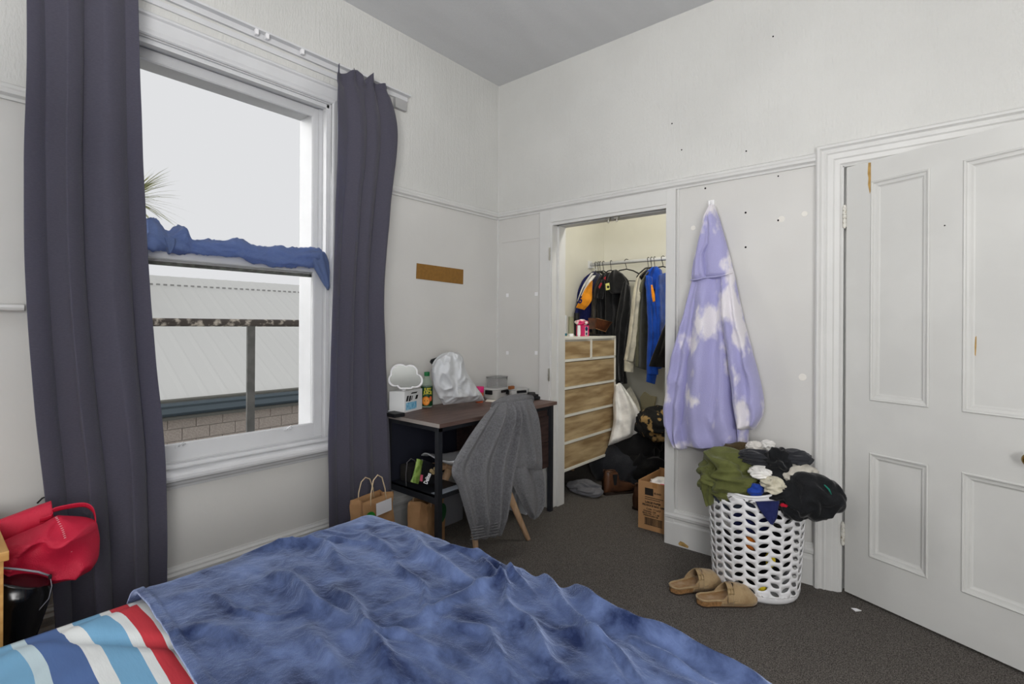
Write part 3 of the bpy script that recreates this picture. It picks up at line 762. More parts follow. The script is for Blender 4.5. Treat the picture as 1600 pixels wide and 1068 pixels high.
# ------------------------------------------------------------------ desk
M_top = mat('walnut_laminate', (112, 92, 86), 0.5, rgb2=(96, 76, 70), vscale=6, stretch=(9, 1, 9), bump=0.05, bscale=60)
M_edge = mat('laminate_edge', (158, 150, 144), 0.5)
M_steel = mat('black_steel', (38, 40, 45), 0.45, var=0.06, vscale=20)
M_drw = mat('dark_walnut', (66, 50, 48), 0.5, rgb2=(52, 40, 39), vscale=8, stretch=(6, 1, 9))
DY0, DY1, DXF, DXB, DH = 1.79, 2.865, -1.995, -2.51, 0.75
desk = thing('desk', 'walnut topped desk with black steel legs under the window wall', 'desk', (-2.26, 2.32, 0))
b = B(); b.box(DXB, DXF, DY0, DY1, DH - 0.022, DH, 0.001); mk('desktop', b, M_top, desk)
b = B(); b.box(DXB, DXF, DY0 - 0.0012, DY0, DH - 0.021, DH - 0.001); mk('edge_band', b, M_edge, desk)
for xx, yy in ((DXF - 0.06, DY0 + 0.02), (DXB + 0.01, DY0 + 0.02), (DXF - 0.045, DY1 - 0.05), (DXB + 0.01, DY1 - 0.05)):
    b = B(); b.box(xx, xx + 0.03, yy, yy + 0.03, 0.0, DH - 0.022, 0.002); mk('leg', b, M_steel, desk)
b = B(); b.box(DXF - 0.06, DXF - 0.03, DY0 + 0.05, DY1 - 0.05, DH - 0.05, DH - 0.023); b.box(DXB + 0.01, DXF - 0.03, DY0 + 0.022, DY0 + 0.048, DH - 0.05, DH - 0.023)
b.box(DXB + 0.01, DXF - 0.03, DY1 - 0.048, DY1 - 0.022, DH - 0.05, DH - 0.023); mk('frame_rail', b, M_steel, desk)
SHZ = 0.345
b = B(); b.box(DXB + 0.04, DXF - 0.06, DY0 + 0.022, DY0 + 0.27, SHZ - 0.02, SHZ, 0.001); b.box(DXB + 0.04, DXF - 0.06, DY0 + 0.02, DY0 + 0.045, SHZ - 0.035, SHZ + 0.0, 0.001); mk('shelf', b, M_steel, desk)
b = B(); b.box(DXB + 0.006, DXB + 0.018, DY0 + 0.05, DY1 - 0.05, 0.30, DH - 0.023); mk('back_panel', b, mat('black_navy_panel', (36, 38, 50), 0.6), desk)
b = B(); b.box(DXB + 0.05, DXF - 0.045, 2.36, DY1 - 0.052, 0.30, DH - 0.055, 0.002); mk('drawer_box', b, M_drw, desk)
for z0, z1 in ((0.305, 0.475), (0.48, 0.655)):
    b = B(); b.box(DXF - 0.045, DXF - 0.030, 2.365, DY1 - 0.056, z0, z1, 0.002); dr = mk('drawer', b, M_drw, desk)
    b = B(); b.box(DXF - 0.03, DXF - 0.018, 2.56, 2.68, z1 - 0.085, z1 - 0.077, 0.001); mk('handle', b, M_steel, dr)

# ------------------------------------------------------------------ chair and towel
M_beech = mat('beech_wood', (214, 180, 146), 0.5, rgb2=(198, 162, 126), vscale=8, stretch=(8, 8, 1))
M_shell = mat('white_chair_plastic', (226, 228, 232), 0.35)
CC = Vector((-2.13, 2.19, 0))
chair = thing('chair', 'white shell chair with beech legs pulled up to the desk under a towel', 'chair', CC)
b = B()
def shell(i, j):
    # j: 0 front lip .. 0.5 rear of seat .. 1 top of back
    w_ = (i - 0.5) * 2
    pr = [Vector((-0.26, 0, 0.455)), Vector((-0.18, 0, 0.47)), Vector((-0.02, 0, 0.445)), Vector((0.12, 0, 0.45)), Vector((0.20, 0, 0.50)), Vector((0.245, 0, 0.60)), Vector((0.285, 0, 0.72)), Vector((0.315, 0, 0.83))]
    p = cr(pr, j); hw = 0.215 + 0.02 * math.sin(j * PI) - 0.16 * min(1, max(0, j - 0.42) * 3)
    side = abs(w_) ** 3
    p = Vector((p.x - (side * 0.07 if j > 0.55 else 0), w_ * hw, p.z + side * 0.055 * math.exp(-((j - 0.45) / 0.3) ** 2) + 0.012 * side - (0.03 * abs(w_) ** 4 if j > 0.93 else 0)))
    return CC + p
b.grid(shell, 30, 40); mk('shell', b, M_shell, chair, smooth=True, solid=0.008)
for sx_, sy_, in ((1, 1), (1, -1), (-1, 1), (-1, -1)):
    b = B(); top = CC + Vector((sx_ * 0.10, sy_ * 0.10, 0.42)); ft = CC + Vector((sx_ * 0.245, sy_ * (0.225 if not (sx_ > 0 and sy_ < 0) else 0.15), 0.0))
    b.tube([top, top.lerp(ft, 0.45), ft], [0.026, 0.022, 0.014], 10); mk('leg', b, M_beech, chair, smooth=True)
b = B(); b.box(CC.x - 0.13, CC.x + 0.13, CC.y - 0.13, CC.y + 0.13, 0.405, 0.435, 0.01)
b.box(CC.x - 0.20, CC.x - 0.10, CC.y - 0.20, CC.y + 0.20, 0.40, 0.43, 0.01); mk('seat_support', b, M_beech, chair)
chair.rotation_euler = (0, 0, math.radians(-11))
M_towel = mat('charcoal_terry', (112, 112, 116), 0.95, bump=1.0, bscale=330, sheen=0.35, var=0.18, vscale=120, spec=0.05)
def pl(pts, xs):
    return [P(px, py, x=(xs[i] if isinstance(xs, (list, tuple)) else xs)) for i, (px, py) in enumerate(pts)]
b = B()
Xn = Vector((1, -0.25, 0.1))
tx = -1.745
pt = lambda v: min(1, 0.25 + v * 3) * min(1, 0.35 + (1 - v) * 6)
hang('t', pl([(775, 630), (756, 650), (728, 690), (706, 732), (716, 762), (728, 802), (740, 843)], [tx - .03, tx, tx, tx, tx, tx, tx]),
     pl([(806, 626), (812, 640), (812, 670), (808, 705), (800, 745), (792, 790), (783, 835)], [tx - .03, tx, tx, tx, tx, tx, tx]), Xn, 0.05, 0.02, into=b, nu=90, nv=80, fold=0.026, ff=3.2, seed=0.5, prof=pt)
hang('t', pl([(790, 628), (796, 660), (800, 690), (802, 730)], tx - .015), pl([(831, 623), (840, 655), (845, 692), (847, 734)], tx - .015), Xn, 0.035, 0.03, into=b, nu=50, nv=40, fold=0.018, ff=1.7, seed=2.0, prof=pt)
hang('t', pl([(790, 715), (797, 745), (812, 780), (828, 808)], tx - .03), pl([(846, 728), (849, 755), (848, 790), (834, 811)], tx - .03), Xn, 0.025, 0.02, into=b, nu=50, nv=40, fold=0.018, ff=1.6, seed=4.0, prof=pt)
# fold over the top of the chair back
b.tube([P(772, 634, x=tx - 0.05), P(788, 628, x=tx - 0.055), P(810, 624, x=tx - 0.055), P(830, 623, x=tx - 0.05)], [0.022, 0.032, 0.034, 0.024], 14)
hang('t', [P(773, 632, x=tx - .09), P(773, 680, x=tx - .13)], [P(832, 621, x=tx - .09), P(834, 660, x=tx - .13)], -X, 0.012, 0.012, into=b, nu=30, nv=20)
tw = tag(mk('towel', b, M_towel, smooth=True), 'dark grey terry towel draped over the back of the chair', 'towel')
b = B()
for k in range(5):
    f_ = k / 4
    b.tube([P(737 + 0.6 * k * -1 + t * 44, 824 + k * 4.5 - t * 8, x=tx + 0.045 + 0.012 * math.sin(t * 9)) for t in [i / 8 for i in range(9)]], 0.0032, 6)
mk('ribbed_border', b, M_towel, tw, smooth=True)

# ------------------------------------------------------------------ hoodie on its hook
M_hood = mat('tie_dye_fleece', (168, 166, 208), 0.95, sheen=0.4, rgb2=(226, 222, 228), vscale=4.2, stretch=(1.7, 1, 0.9), lo=0.51, hi=0.58, bump=0.35, bscale=160, spec=0.05, detail=4)
HY = BY - 0.05
hp = lambda l, y=HY: [P(a_, c_, y=y) for a_, c_ in l]
hk = thing('wall_hook', 'white adhesive hook holding the lavender hoodie', 'hook', P(1113, 325, y=BY))
q = P(1113, 322, y=BY)
b = B(); b.box(q.x - 0.012, q.x + 0.012, BY - 0.006, BY, q.z - 0.03, q.z + 0.035, 0.004); mk('plate', b, M_white, hk)
b = B(); b.tube([q + Vector((0, -0.004, -0.01)), q + Vector((0, -0.025, -0.02)), q + Vector((0, -0.05, -0.004)), q + Vector((0, -0.052, 0.022))], 0.006, 8); mk('prong', b, M_white, hk, smooth=True)
hd = thing('hoodie', 'lavender and white tie dye fleece hoodie hanging by its hood', 'hoodie', P(1113, 500, y=BY - 0.03))
pb = lambda v: min(1, 0.35 + v * 3) * min(1, 0.3 + (1 - v) * 8)
hang('sleeve', hp([(1082, 436), (1068, 500), (1054, 550), (1043, 610), (1040, 655), (1046, 670), (1054, 690), (1062, 702)]), hp([(1096, 440), (1090, 500), (1082, 560), (1076, 610), (1072, 655), (1070, 672), (1072, 690), (1074, 700)]), -Y, 0.075, 0.035, M_hood, hd, fold=0.016, ff=1.4, seed=1, wr=0.022, wf=9, prof=pb)
hang('body', hp([(1081, 434), (1078, 500), (1072, 570), (1064, 630), (1060, 670), (1066, 690), (1076, 698)]), hp([(1132, 432), (1137, 500), (1142, 570), (1147, 630), (1152, 675), (1153, 690), (1146, 701)]), -Y, 0.085, 0.04, M_hood, hd, nu=80, nv=80, fold=0.024, ff=1.8, seed=3.2, wr=0.028, wf=6, prof=pb)
hang('sleeve', hp([(1126, 433), (1131, 480), (1137, 540), (1144, 600), (1149, 645), (1153, 662), (1158, 670)]), hp([(1147, 424), (1157, 475), (1168, 520), (1181, 568), (1192, 615), (1193, 645), (1180, 670)]), -Y, 0.10, 0.035, M_hood, hd, fold=0.022, ff=1.6, seed=5, wr=0.026, wf=8, prof=pb)
hang('cuff', hp([(1152, 664), (1153, 680), (1153, 694)]), hp([(1171, 664), (1170, 680), (1170, 692)]), -Y, 0.05, 0.01, M_hood, hd, nu=24, nv=16, fold=0.003, ff=5)
hang('hood', hp([(1109, 320), (1101, 345), (1092, 378), (1085, 410), (1081, 440)]), hp([(1117, 320), (1125, 345), (1134, 375), (1142, 405), (1149, 434)]), -Y, 0.055, 0.03, M_hood, hd, fold=0.014, ff=1.4, seed=1.5, wr=0.018, wf=9, prof=pb)
hang('hood_edge', hp([(1109, 322), (1099, 350), (1090, 385), (1086, 415), (1083, 438)], HY - 0.03), hp([(1113, 321), (1115, 345), (1112, 376), (1101, 398), (1104, 436)], HY - 0.03), -Y, 0.035, 0.01, M_hood, hd, nu=30, nv=60, fold=0.006, ff=1.2, seed=7, prof=pb)
b = B(); b.tube([p + Vector((0, -0.03, 0)) for p in hp([(1082, 438), (1092, 437), (1105, 434), (1118, 433), (1131, 431), (1148, 426)], HY - 0.03)], 0.004, 6); mk('neck_seam', b, M_hood, hd, smooth=True)

# ------------------------------------------------------------------ laundry basket
BC = Vector((-0.675, 2.665, 0)); RBX, RBY = 0.192, 0.165
lb = thing('laundry_basket', 'white plastic laundry basket with leaf shaped holes, piled with clothes', 'basket', BC)
HB = 0.565
def bskt(th, z, inset=0.0):
    t = z / HB
    k = 1 + 0.17 * t - 0.06 * (1 - min(1, z / 0.03)) ** 2
    return BC + Vector(((RBX - inset) * k * math.cos(th), (RBY - inset) * k * math.sin(th), z))
def rimz(th): return HB - 0.03 + 0.045 * math.cos(2 * th) 
b = B(); NC, NR = 24, 11; Z0, Z1 = 0.035, 0.475
cw = 2 * PI / NC; chh = (Z1 - Z0) / NR
M16 = 24
def cell(c0, z0, z1, leaf, tilt):
    tc_, zc = c0 + cw / 2, (z0 + z1) / 2
    outer, inner = [], []
    for k in range(M16):
        s_ = k / M16 * 4; sd = int(s_); f_ = s_ - sd
        uv = [(-1 + 2 * f_, -1), (1, -1 + 2 * f_), (1 - 2 * f_, 1), (-1, 1 - 2 * f_)][sd]
        outer.append(uv)
        ph = math.atan2(uv[1], uv[0]) - tilt
        x_ = 0.90 * math.cos(ph); y_ = math.copysign(0.45 * (1 - (x_ / 0.92) ** 2) ** 0.85, math.sin(ph))
        inner.append((x_ * math.cos(tilt) - y_ * math.sin(tilt), (x_ * math.sin(tilt) + y_ * math.cos(tilt)) * 1.08))
    mp3 = lambda uv: bskt(tc_ + uv[0] * cw / 2, zc + uv[1] * (z1 - z0) / 2)
    O = [b.bm.verts.new(mp3(p)) for p in outer]
    if not leaf:
        b.bm.faces.new(O); return
    I = [b.bm.verts.new(mp3(p)) for p in inner]
    for k in range(M16): b.bm.faces.new((O[k], O[(k + 1) % M16], I[(k + 1) % M16], I[k]))
for c in range(NC):
    off = 0.5 * chh if c % 2 else 0
    tilt = 0.55 if c % 2 else -0.55
    if off: cell(c * cw, Z0, Z0 + off, False, 0); cell(c * cw, Z1 - off, Z1, False, 0)
    for r in range(NR - (1 if off else 0)):
        cell(c * cw, Z0 + off + r * chh, Z0 + off + (r + 1) * chh, True, tilt)
for za, zb, n in ((0.0, Z0, 4), (Z1, None, 5)):
    V = []
    for k in range(NC * 4):
        th = k / (NC * 4) * 2 * PI
        V.append([b.bm.verts.new(bskt(th, za + ((zb if zb else rimz(th)) - za) * q_ / (n - 1))) for q_ in range(n)])
    for k in range(NC * 4):
        for q_ in range(n - 1): b.bm.faces.new((V[k][q_], V[(k + 1) % (NC * 4)][q_], V[(k + 1) % (NC * 4)][q_ + 1], V[k][q_ + 1]))
bmesh.ops.remove_doubles(b.bm, verts=b.bm.verts, dist=0.0004)
b.grid(lambda i, j: BC + Vector(((RBX * 0.94) * j * math.cos(i * 2 * PI), (RBY * 0.94) * j * math.sin(i * 2 * PI), 0.003)), 60, 6, cu=True)
mk('basket_body', b, M_white, lb, solid=0.0025, auto=50)
b = B(); b.tube([bskt(k / 80 * 2 * PI, rimz(k / 80 * 2 * PI)) for k in range(80)], 0.0055, 8, closed=True); mk('rim', b, M_white, lb, smooth=True)
# clothes in and on the basket
def cloth(name, rgb, **k):
    return mat(name, rgb, 0.9, bump=0.3, bscale=120, sheen=0.2, spec=0.08, var=0.12, vscale=14, **k)
M_olive, M_blk, M_blk2 = cloth('olive_cotton', (96, 100, 58)), cloth('black_cotton', (32, 33, 35)), cloth('charcoal_cotton', (48, 49, 53))
M_cream, M_wht, M_navy = cloth('cream_cotton', (206, 200, 180)), cloth('white_cotton', (232, 230, 226)), cloth('navy_cotton', (38, 44, 88))
M_royal, M_orange, M_yel, M_grn = cloth('royal_cotton', (40, 70, 160)), cloth('orange_cotton', (214, 120, 40)), cloth('yellow_cotton', (220, 196, 50)), cloth('green_cotton', (40, 90, 70))
gp = 'clothes piled in the laundry basket'
def heap(px, py, yy, sx_, sy_, sz_, mt, label, seed, cat='clothes', nm='garment', **k):
    o = crumple(nm, P(px, py, y=yy), (sx_, sy_, sz_), mt, seed=seed, **k)
    return tag(o, label, cat, gp)
def inner(th, zc, s_, mt, label, seed, rr_=0.115, sz=None, sub=4):
    o = crumple('garment', BC + Vector((rr_ * math.cos(th), rr_ * 0.86 * math.sin(th), zc)), (s_, s_ * 0.8, sz or s_), mt, seed=seed, sub=sub, amp=0.15, fr=2.2)
    return tag(o, label, 'clothes', gp)
inner(-1.7, 0.10, 0.085, M_blk, 'black garment at the bottom of the laundry basket', 21, 0.05, 0.085)
inner(1.3, 0.11, 0.085, M_blk2, 'charcoal garment at the bottom rear of the laundry basket', 22, 0.06, 0.09)
inner(-2.6, 0.24, 0.085, M_blk2, 'charcoal garment behind the left holes of the basket', 23, 0.085, 0.10)
inner(-0.3, 0.22, 0.085, M_blk, 'black garment behind the right holes of the basket', 24, 0.085, 0.12)
inner(-1.75, 0.355, 0.088, M_navy, 'royal navy garment seen through the front holes of the basket', 25, 0.085, 0.085)
inner(1.4, 0.30, 0.085, M_blk2, 'charcoal garment in the middle rear of the basket', 26, 0.06, 0.12)
inner(-0.2, 0.42, 0.09, M_blk, 'black garment near the right rim of the basket', 27, 0.085, 0.09)
inner(-1.45, 0.262, 0.03, M_orange, 'orange cloth peeping through the front holes of the basket', 28, 0.155, 0.03, 3)
inner(-0.95, 0.20, 0.022, M_yel, 'yellow cloth peeping through the right front holes of the basket', 29, 0.165, 0.035, 3)
inner(-1.15, 0.06, 0.022, M_yel, 'lime yellow cloth at the bottom front of the basket', 30, 0.155, 0.02, 3)
inner(-2.35, 0.33, 0.035, M_wht, 'white sock behind the left front holes of the basket', 31, 0.15, 0.045, 3)
heap(1160, 775, 2.60, 0.135, 0.10, 0.065, cloth('slate_print', (54, 60, 74)), 'dark patterned top lying just inside the front rim of the basket', 5, amp=0.25)
heap(1180, 765, 2.51, 0.036, 0.03, 0.028, M_royal, 'bright blue cloth tucked under the olive shirt', 6, amp=0.3, sub=4)
heap(1228, 789, 2.50, 0.025, 0.015, 0.012, cloth('red_cotton', (190, 30, 52)), 'red cloth showing at the front rim of the basket', 7, sub=3)
bs = hang('garment', [P(1180, 783, y=2.478), P(1186, 795, y=2.474), P(1196, 808, y=2.474), P(1204, 817, y=2.476)], [P(1218, 782, y=2.49), P(1216, 797, y=2.484), P(1214, 809, y=2.482), P(1208, 819, y=2.476)], -Y, 0.012, 0.004, M_navy, nu=30, nv=30, fold=0.004, ff=1.5, prof=lambda v: 1)
tag(bs, 'navy blue cloth corner hanging over the front rim of the basket', 'clothes', gp)
# olive shirt: mound plus a hanging sleeve
ol = thing('shirt', 'olive green shirt heaped over the left rim of the basket', 'shirt', P(1145, 740, y=2.6), gp)
crumple('shirt_body', P(1148, 742, y=2.60), (0.148, 0.13, 0.105), M_olive, ol, seed=3, amp=0.38, fr=2.6, st=(1, 1, 1.5), rot=0.3, pw=0.9, fine=0.10)
crumple('shirt_body', P(1128, 752, y=2.55), (0.088, 0.07, 0.075), M_olive, ol, seed=8, amp=0.38, fr=2.6, st=(1, 1, 1.5), fine=0.1)
hang('sleeve', [P(1104, 730, y=2.55), P(1096, 750, y=2.53), P(1100, 772, y=2.53), P(1106, 789, y=2.53)], [P(1130, 735, y=2.55), P(1122, 755, y=2.53), P(1117, 775, y=2.53), P(1115, 786, y=2.53)], -Y, 0.035, 0.02, M_olive, ol, nu=30, nv=30, fold=0.01, ff=1.8, wr=0.01, wf=14, prof=lambda v: 1)
heap(1158, 712, 2.70, 0.10, 0.07, 0.06, cloth('brown_cotton', (74, 62, 44)), 'dark brown garment at the back of the heap below the hoodie', 12, amp=0.3)
heap(1186, 716, 2.60, 0.085, 0.06, 0.036, M_blk2, 'charcoal top rolled across the heap beside the olive shirt', 9, amp=0.32, fr=2.6, st=(0.6, 1, 1.6))
heap(1216, 722, 2.58, 0.06, 0.06, 0.066, M_blk, 'black garment crumpled on the crest of the heap', 10, amp=0.35, fr=2.4)
heap(1243, 714, 2.62, 0.070, 0.05, 0.033, M_blk2, 'charcoal cap shaped garment on the right of the heap', 11, amp=0.30, fr=2.4)
heap(1179, 699, 2.68, 0.038, 0.035, 0.028, cloth('white_print', (214, 210, 204), ), 'white printed cloth at the top of the heap', 13, amp=0.35, fr=3.4)
heap(1199, 696, 2.70, 0.034, 0.03, 0.028, M_wht, 'plain white sock at the top right of the heap', 14, amp=0.3)
heap(1189, 738, 2.54, 0.050, 0.05, 0.028, M_wht, 'white garment with a dark trim in the middle of the heap', 15, amp=0.35, fr=2.6)
heap(1208, 758, 2.51, 0.052, 0.045, 0.036, M_cream, 'cream garment bunched below the white one', 16, amp=0.38, fr=2.6)
heap(1243, 737, 2.60, 0.082, 0.06, 0.045, cloth('stone_cotton', (198, 193, 182)), 'stone coloured garment behind the black shorts', 17, amp=0.35, fr=2.6)
heap(1222, 766, 2.56, 0.10, 0.08, 0.05, M_blk, 'black leg of clothing lying across the front rim', 18, amp=0.28, fr=2.2)
sh = thing('shorts', 'black shorts with a teal flash hanging over the right rim of the basket', 'shorts', P(1262, 775, y=2.58), gp)
crumple('shorts_body', P(1266, 775, y=2.56), (0.115, 0.09, 0.095), M_blk, sh, seed=19, amp=0.24, fr=2.2, fine=0.03, st=(1.6, 1, 1), rot=0.2, pw=0.9)
crumple('shorts_leg', P(1240, 795, y=2.52), (0.06, 0.04, 0.05), M_blk, sh, seed=20, amp=0.2, fr=2.0, fine=0.03)
b = B(); b.tube([P(1288, 757, y=2.47), P(1295, 764, y=2.475), P(1299, 772, y=2.485)], [0.002, 0.0035, 0.002], 6); mk('piping', b, mat('teal', (30, 130, 110), 0.8), sh, smooth=True)
text('number', '050', 0.022, P(1177, 789, y=2.472), (0.95, 0, 0.22), (-0.22, 0, 0.95), mat('grey_print', (150, 150, 155), 0.8), tag(crumple('garment', P(1182, 782, y=2.505), (0.05, 0.022, 0.018), M_blk, seed=33, amp=0.1, sub=4, rot=0.0), 'black strip of clothing with a number printed on it at the front rim', 'clothes', gp))

# ------------------------------------------------------------------ clogs
M_suede = mat('tan_suede', (172, 148, 112), 0.95, rgb2=(148, 122, 88), vscale=26, lo=0.4, hi=0.7, sheen=0.3, bump=0.3, bscale=150)
M_foot = mat('worn_footbed', (150, 116, 78), 0.8, rgb2=(176, 150, 122), vscale=14)
M_cork = mat('cork_sole', (140, 104, 66), 0.9, var=0.2, vscale=120)
def clog(heel, toe, label, side=1):
    heel, toe = Vector(heel), Vector(toe); heel.z = toe.z = 0
    u = (toe - heel).normalized(); v = Z.cross(u); Lg = 0.275
    Lg = 0.288; t_ = thing('clog', label, 'shoe', heel + u * Lg / 2, 'pair of tan clogs')
    wd = lambda t: 0.030 + 0.022 * math.sin(min(1, t * 1.15) * PI * 0.62) ** 1.0 if t < 1 else 0
    def outline(t):
        w_ = (0.036 + 0.020 * max(0, min(1, (t - 0.25) / 0.45)))
        e = 1.0
        if t < 0.14: e = math.sqrt(max(0, 1 - ((0.14 - t) / 0.14) ** 2))
        if t > 0.80: e = math.sqrt(max(0, 1 - ((t - 0.80) / 0.20) ** 2))
        return w_ * e
    ts = [i / 30 for i in range(31)]
    loop = [heel + u * (t * Lg) + v * outline(t) for t in ts] + [heel + u * (t * Lg) - v * outline(t) for t in ts[::-1][1:-1]]
    def slab(z0, z1, sc, mt, nm):
        b = B(); c = heel + u * Lg / 2
        A = [b.bm.verts.new(c + (p - c) * sc + Z * z0) for p in loop]; C = [b.bm.verts.new(c + (p - c) * sc + Z * z1) for p in loop]
        n = len(A)
        for i in range(n): b.bm.faces.new((A[i], A[(i + 1) % n], C[(i + 1) % n], C[i]))
        b.bm.faces.new(A[::-1]); b.bm.faces.new(C); return mk(nm, b, mt, t_, auto=40)
    slab(0.0, 0.007, 1.0, mat('dark_rubber', (50, 42, 36), 0.8), 'outsole'); slab(0.007, 0.026, 1.0, M_cork, 'midsole'); slab(0.026, 0.031, 0.985, M_foot, 'footbed')
    # footbed rim at the heel
    b = B(); b.tube([heel + u * (t * Lg) + v * outline(t) * 0.95 + Z * 0.032 for t in ts[::-1] if t <= 0.6] + [heel + u * (t * Lg) - v * outline(t) * 0.95 + Z * 0.032 for t in ts[1:] if t <= 0.6], 0.0045, 8); mk('footbed_rim', b, M_suede, t_, smooth=True)
    b = B()
    def up(i, j):
        a = (i - 0.5) * 2          # -1..1 across
        t0 = 0.56 - 0.24 * (abs(a) ** 1.6) + 0.05 * (1 - abs(a))
        t = t0 + (1.0 - t0) * j
        w_ = outline(min(t, 0.997)) * 1.03
        hgt = 0.088 * (1 - 0.42 * ((t - 0.4) / 0.6) ** 1.3 if t > 0.4 else 1) * min(1, ((1.0 - t) / 0.16) ** 0.5 if t > 0.84 else 1)
        ang = a * PI / 2
        return heel + u * (t * Lg) + v * (w_ * math.sin(ang)) + Z * (0.010 + (hgt) * max(0, math.cos(ang)) ** 0.75 + 0.0015 * noise.noise(Vector((t * 9, a * 4, side))))
    b.grid(up, 29, 22); mk('upper', b, M_suede, t_, smooth=True, solid=0.0035)
    b = B(); sgn = -1
    def strap(i, j):
        a = -0.15 - 0.80 * i; ang = a * PI / 2; t = 0.50 + (j - 0.5) * 0.09 - 0.03 * i
        w_ = outline(t) * 1.03 + 0.004; hgt = 0.088 * (1 - 0.42 * max(0, (t - 0.4) / 0.6) ** 1.3) + 0.004
        return heel + u * (t * Lg) + v * (w_ * math.sin(ang)) + Z * (0.010 + hgt * max(0, math.cos(ang)) ** 0.75)
    b.grid(strap, 14, 5); mk('strap', b, M_suede, t_, smooth=True, solid=0.003)
    b = B(); c = strap(0.55, 0.5); nrm = (strap(0.55, 0.5) - (heel + u * 0.5 * Lg + Z * 0.02)).normalized(); tn = (strap(0.7, 0.5) - strap(0.4, 0.5)).normalized()
    hw, hh = 0.014, 0.011
    ring = [c + nrm * 0.004 + u * hw + tn * hh, c + nrm * 0.004 - u * hw + tn * hh, c + nrm * 0.004 - u * hw - tn * hh, c + nrm * 0.004 + u * hw - tn * hh]
    b.tube(ring, 0.002, 6, closed=True); b.tube([ring[0].lerp(ring[1], .5), ring[2].lerp(ring[3], .5)], 0.0014, 6); mk('buckle', b, mat('antique_buckle', (150, 130, 90), 0.4, metal=0.8), t_, smooth=True)
    return t_
h1 = P(1089, 944, z=0.0); d1 = (P(1172, 938, z=0.0) - h1).normalized()
clog(h1, h1 + d1, 'tan suede clog with buckle nearer the bed, toe against the basket')
h2 = P(1048, 926, z=0.0); d2 = (P(1140, 908, z=0.0) - h2).normalized()
clog(h2, h2 + d2, 'tan suede clog behind its pair, open heel towards the bed')

# ------------------------------------------------------------------ things on the desk
TB = DH + 0.0005
def face_cam(p):
    d = (CAM - Vector(p)); d.z = 0; d.normalize(); return d, Vector((-d.y, d.x, 0))   # normal to camera, right-hand direction as seen
q = P(634, 634, x=-2.32)
# cloud mirror
nrm, rt = face_cam(q); rt = Vector((nrm.y * -1, nrm.x, 0)); 
mc = P(634, 590, x=-2.41)
mir = thing('cloud_mirror', 'white cloud shaped mirror standing at the curtain end of the desk', 'mirror', (mc.x, mc.y, TB))
def cloud(k):
    pts = []
    for i in range(72):
        a = 2 * PI * i / 72
        best = 0
        for cx_, cy_, r_ in ((-0.035, 0.028, 0.055), (0.025, 0.032, 0.045), (0.058, -0.02, 0.042), (-0.062, -0.012, 0.040), (0.0, -0.02, 0.058)):
            d = Vector((math.cos(a), math.sin(a))); cc = Vector((cx_, cy_)); bq = d.dot(cc); disc_ = bq * bq - cc.length_squared + (r_ * k) ** 2
            if disc_ > 0: best = max(best, bq + math.sqrt(disc_))
        y_ = max(best * math.sin(a), -0.068 * k); pts.append((best * math.cos(a), y_))
    return pts
upv = (Z + nrm * -0.30).normalized(); nv = rt.cross(upv).normalized()
if nv.dot(nrm) < 0: nv = -nv
b = B(); b.poly([mc + rt * x_ + upv * y_ for x_, y_ in cloud(1.0)], nv * 0.012); mk('mirror_frame', b, M_white, mir)
b = B(); b.poly([mc + rt * x_ * 0.9 + upv * y_ * 0.9 + nv * 0.0125 for x_, y_ in cloud(0.98)], nv * 0.0006); mk('mirror_glass', b, mat('mirror_silver', (165, 167, 163), 0.05, metal=1.0), mir)
b = B(); b.box(mc.x - 0.03, mc.x - 0.012, mc.y - 0.012, mc.y + 0.012, TB + 0.128, mc.z - 0.03, 0.003); mk('stem', b, M_white, mir)
# printed box under the mirror, one corner to the room
def on_desk(px, x_): p = P(px, 600, x=x_); p.z = TB; return p
k0, k1, k2 = on_desk(632, -2.40), on_desk(660, -2.44), on_desk(608, -2.47)
po = thing('printed_box', 'white box with blue and black print below the cloud mirror', 'box', k0)
b = B(); b.obox(k0, k1 - k0, k2 - k0, Z * 0.128, 0.003); mk('carton_body', b, mat('white_carton', (222, 224, 224), 0.4), po)
u1 = (k1 - k0); nn = u1.cross(Z).normalized(); nn = nn if nn.dot(CAM - k0) > 0 else -nn
def pat(nm, a0, a1, z0, z1, mt, sk_=0.0):
    b = B(); o_ = k0 + nn * 0.0004; b.poly([o_ + u1 * a0 + Z * z0, o_ + u1 * a1 + Z * z0, o_ + u1 * (a1 + sk_) + Z * z1, o_ + u1 * (a0 + sk_) + Z * z1], nn * 0.0006); return mk(nm, b, mt, po)
pat('blue_print', 0.08, 0.66, 0.014, 0.058, mat('sky_blue_print', (92, 168, 206), 0.3, rgb2=(150, 200, 225), vscale=60))
for k_, (a0, a1, z0, z1) in enumerate(((0.08, 0.18, 0.066, 0.098), (0.22, 0.32, 0.064, 0.096), (0.36, 0.40, 0.068, 0.094), (0.58, 0.70, 0.070, 0.094), (0.34, 0.66, 0.106, 0.114))): pat('black_print', a0, a1, z0, z1, M_black, 0.06)
# black tray and papers near the curtain
q = on_desk(617, -2.36); b = B(); b.box(q.x - 0.05, q.x + 0.05, q.y - 0.04, q.y + 0.035, TB, TB + 0.022, 0.004)
tag(mk('tray', b, M_black), 'small black tray at the left end of the desk', 'tray')
q = on_desk(612, -2.40)
for k, zz in enumerate((0.0, 0.012)):
    b = B(); b.box(q.x - 0.075, q.x - 0.02, q.y - 0.045, q.y + 0.01, TB + zz, TB + zz + 0.010, 0.001, rot=('Z', 0.1 * k))
    tag(mk('notebook', b, mat('pale_paper', (214, 218, 226), 0.7)), ('lower' if k == 0 else 'upper') + ' pale notebook of the little stack behind the black tray', 'notebook')
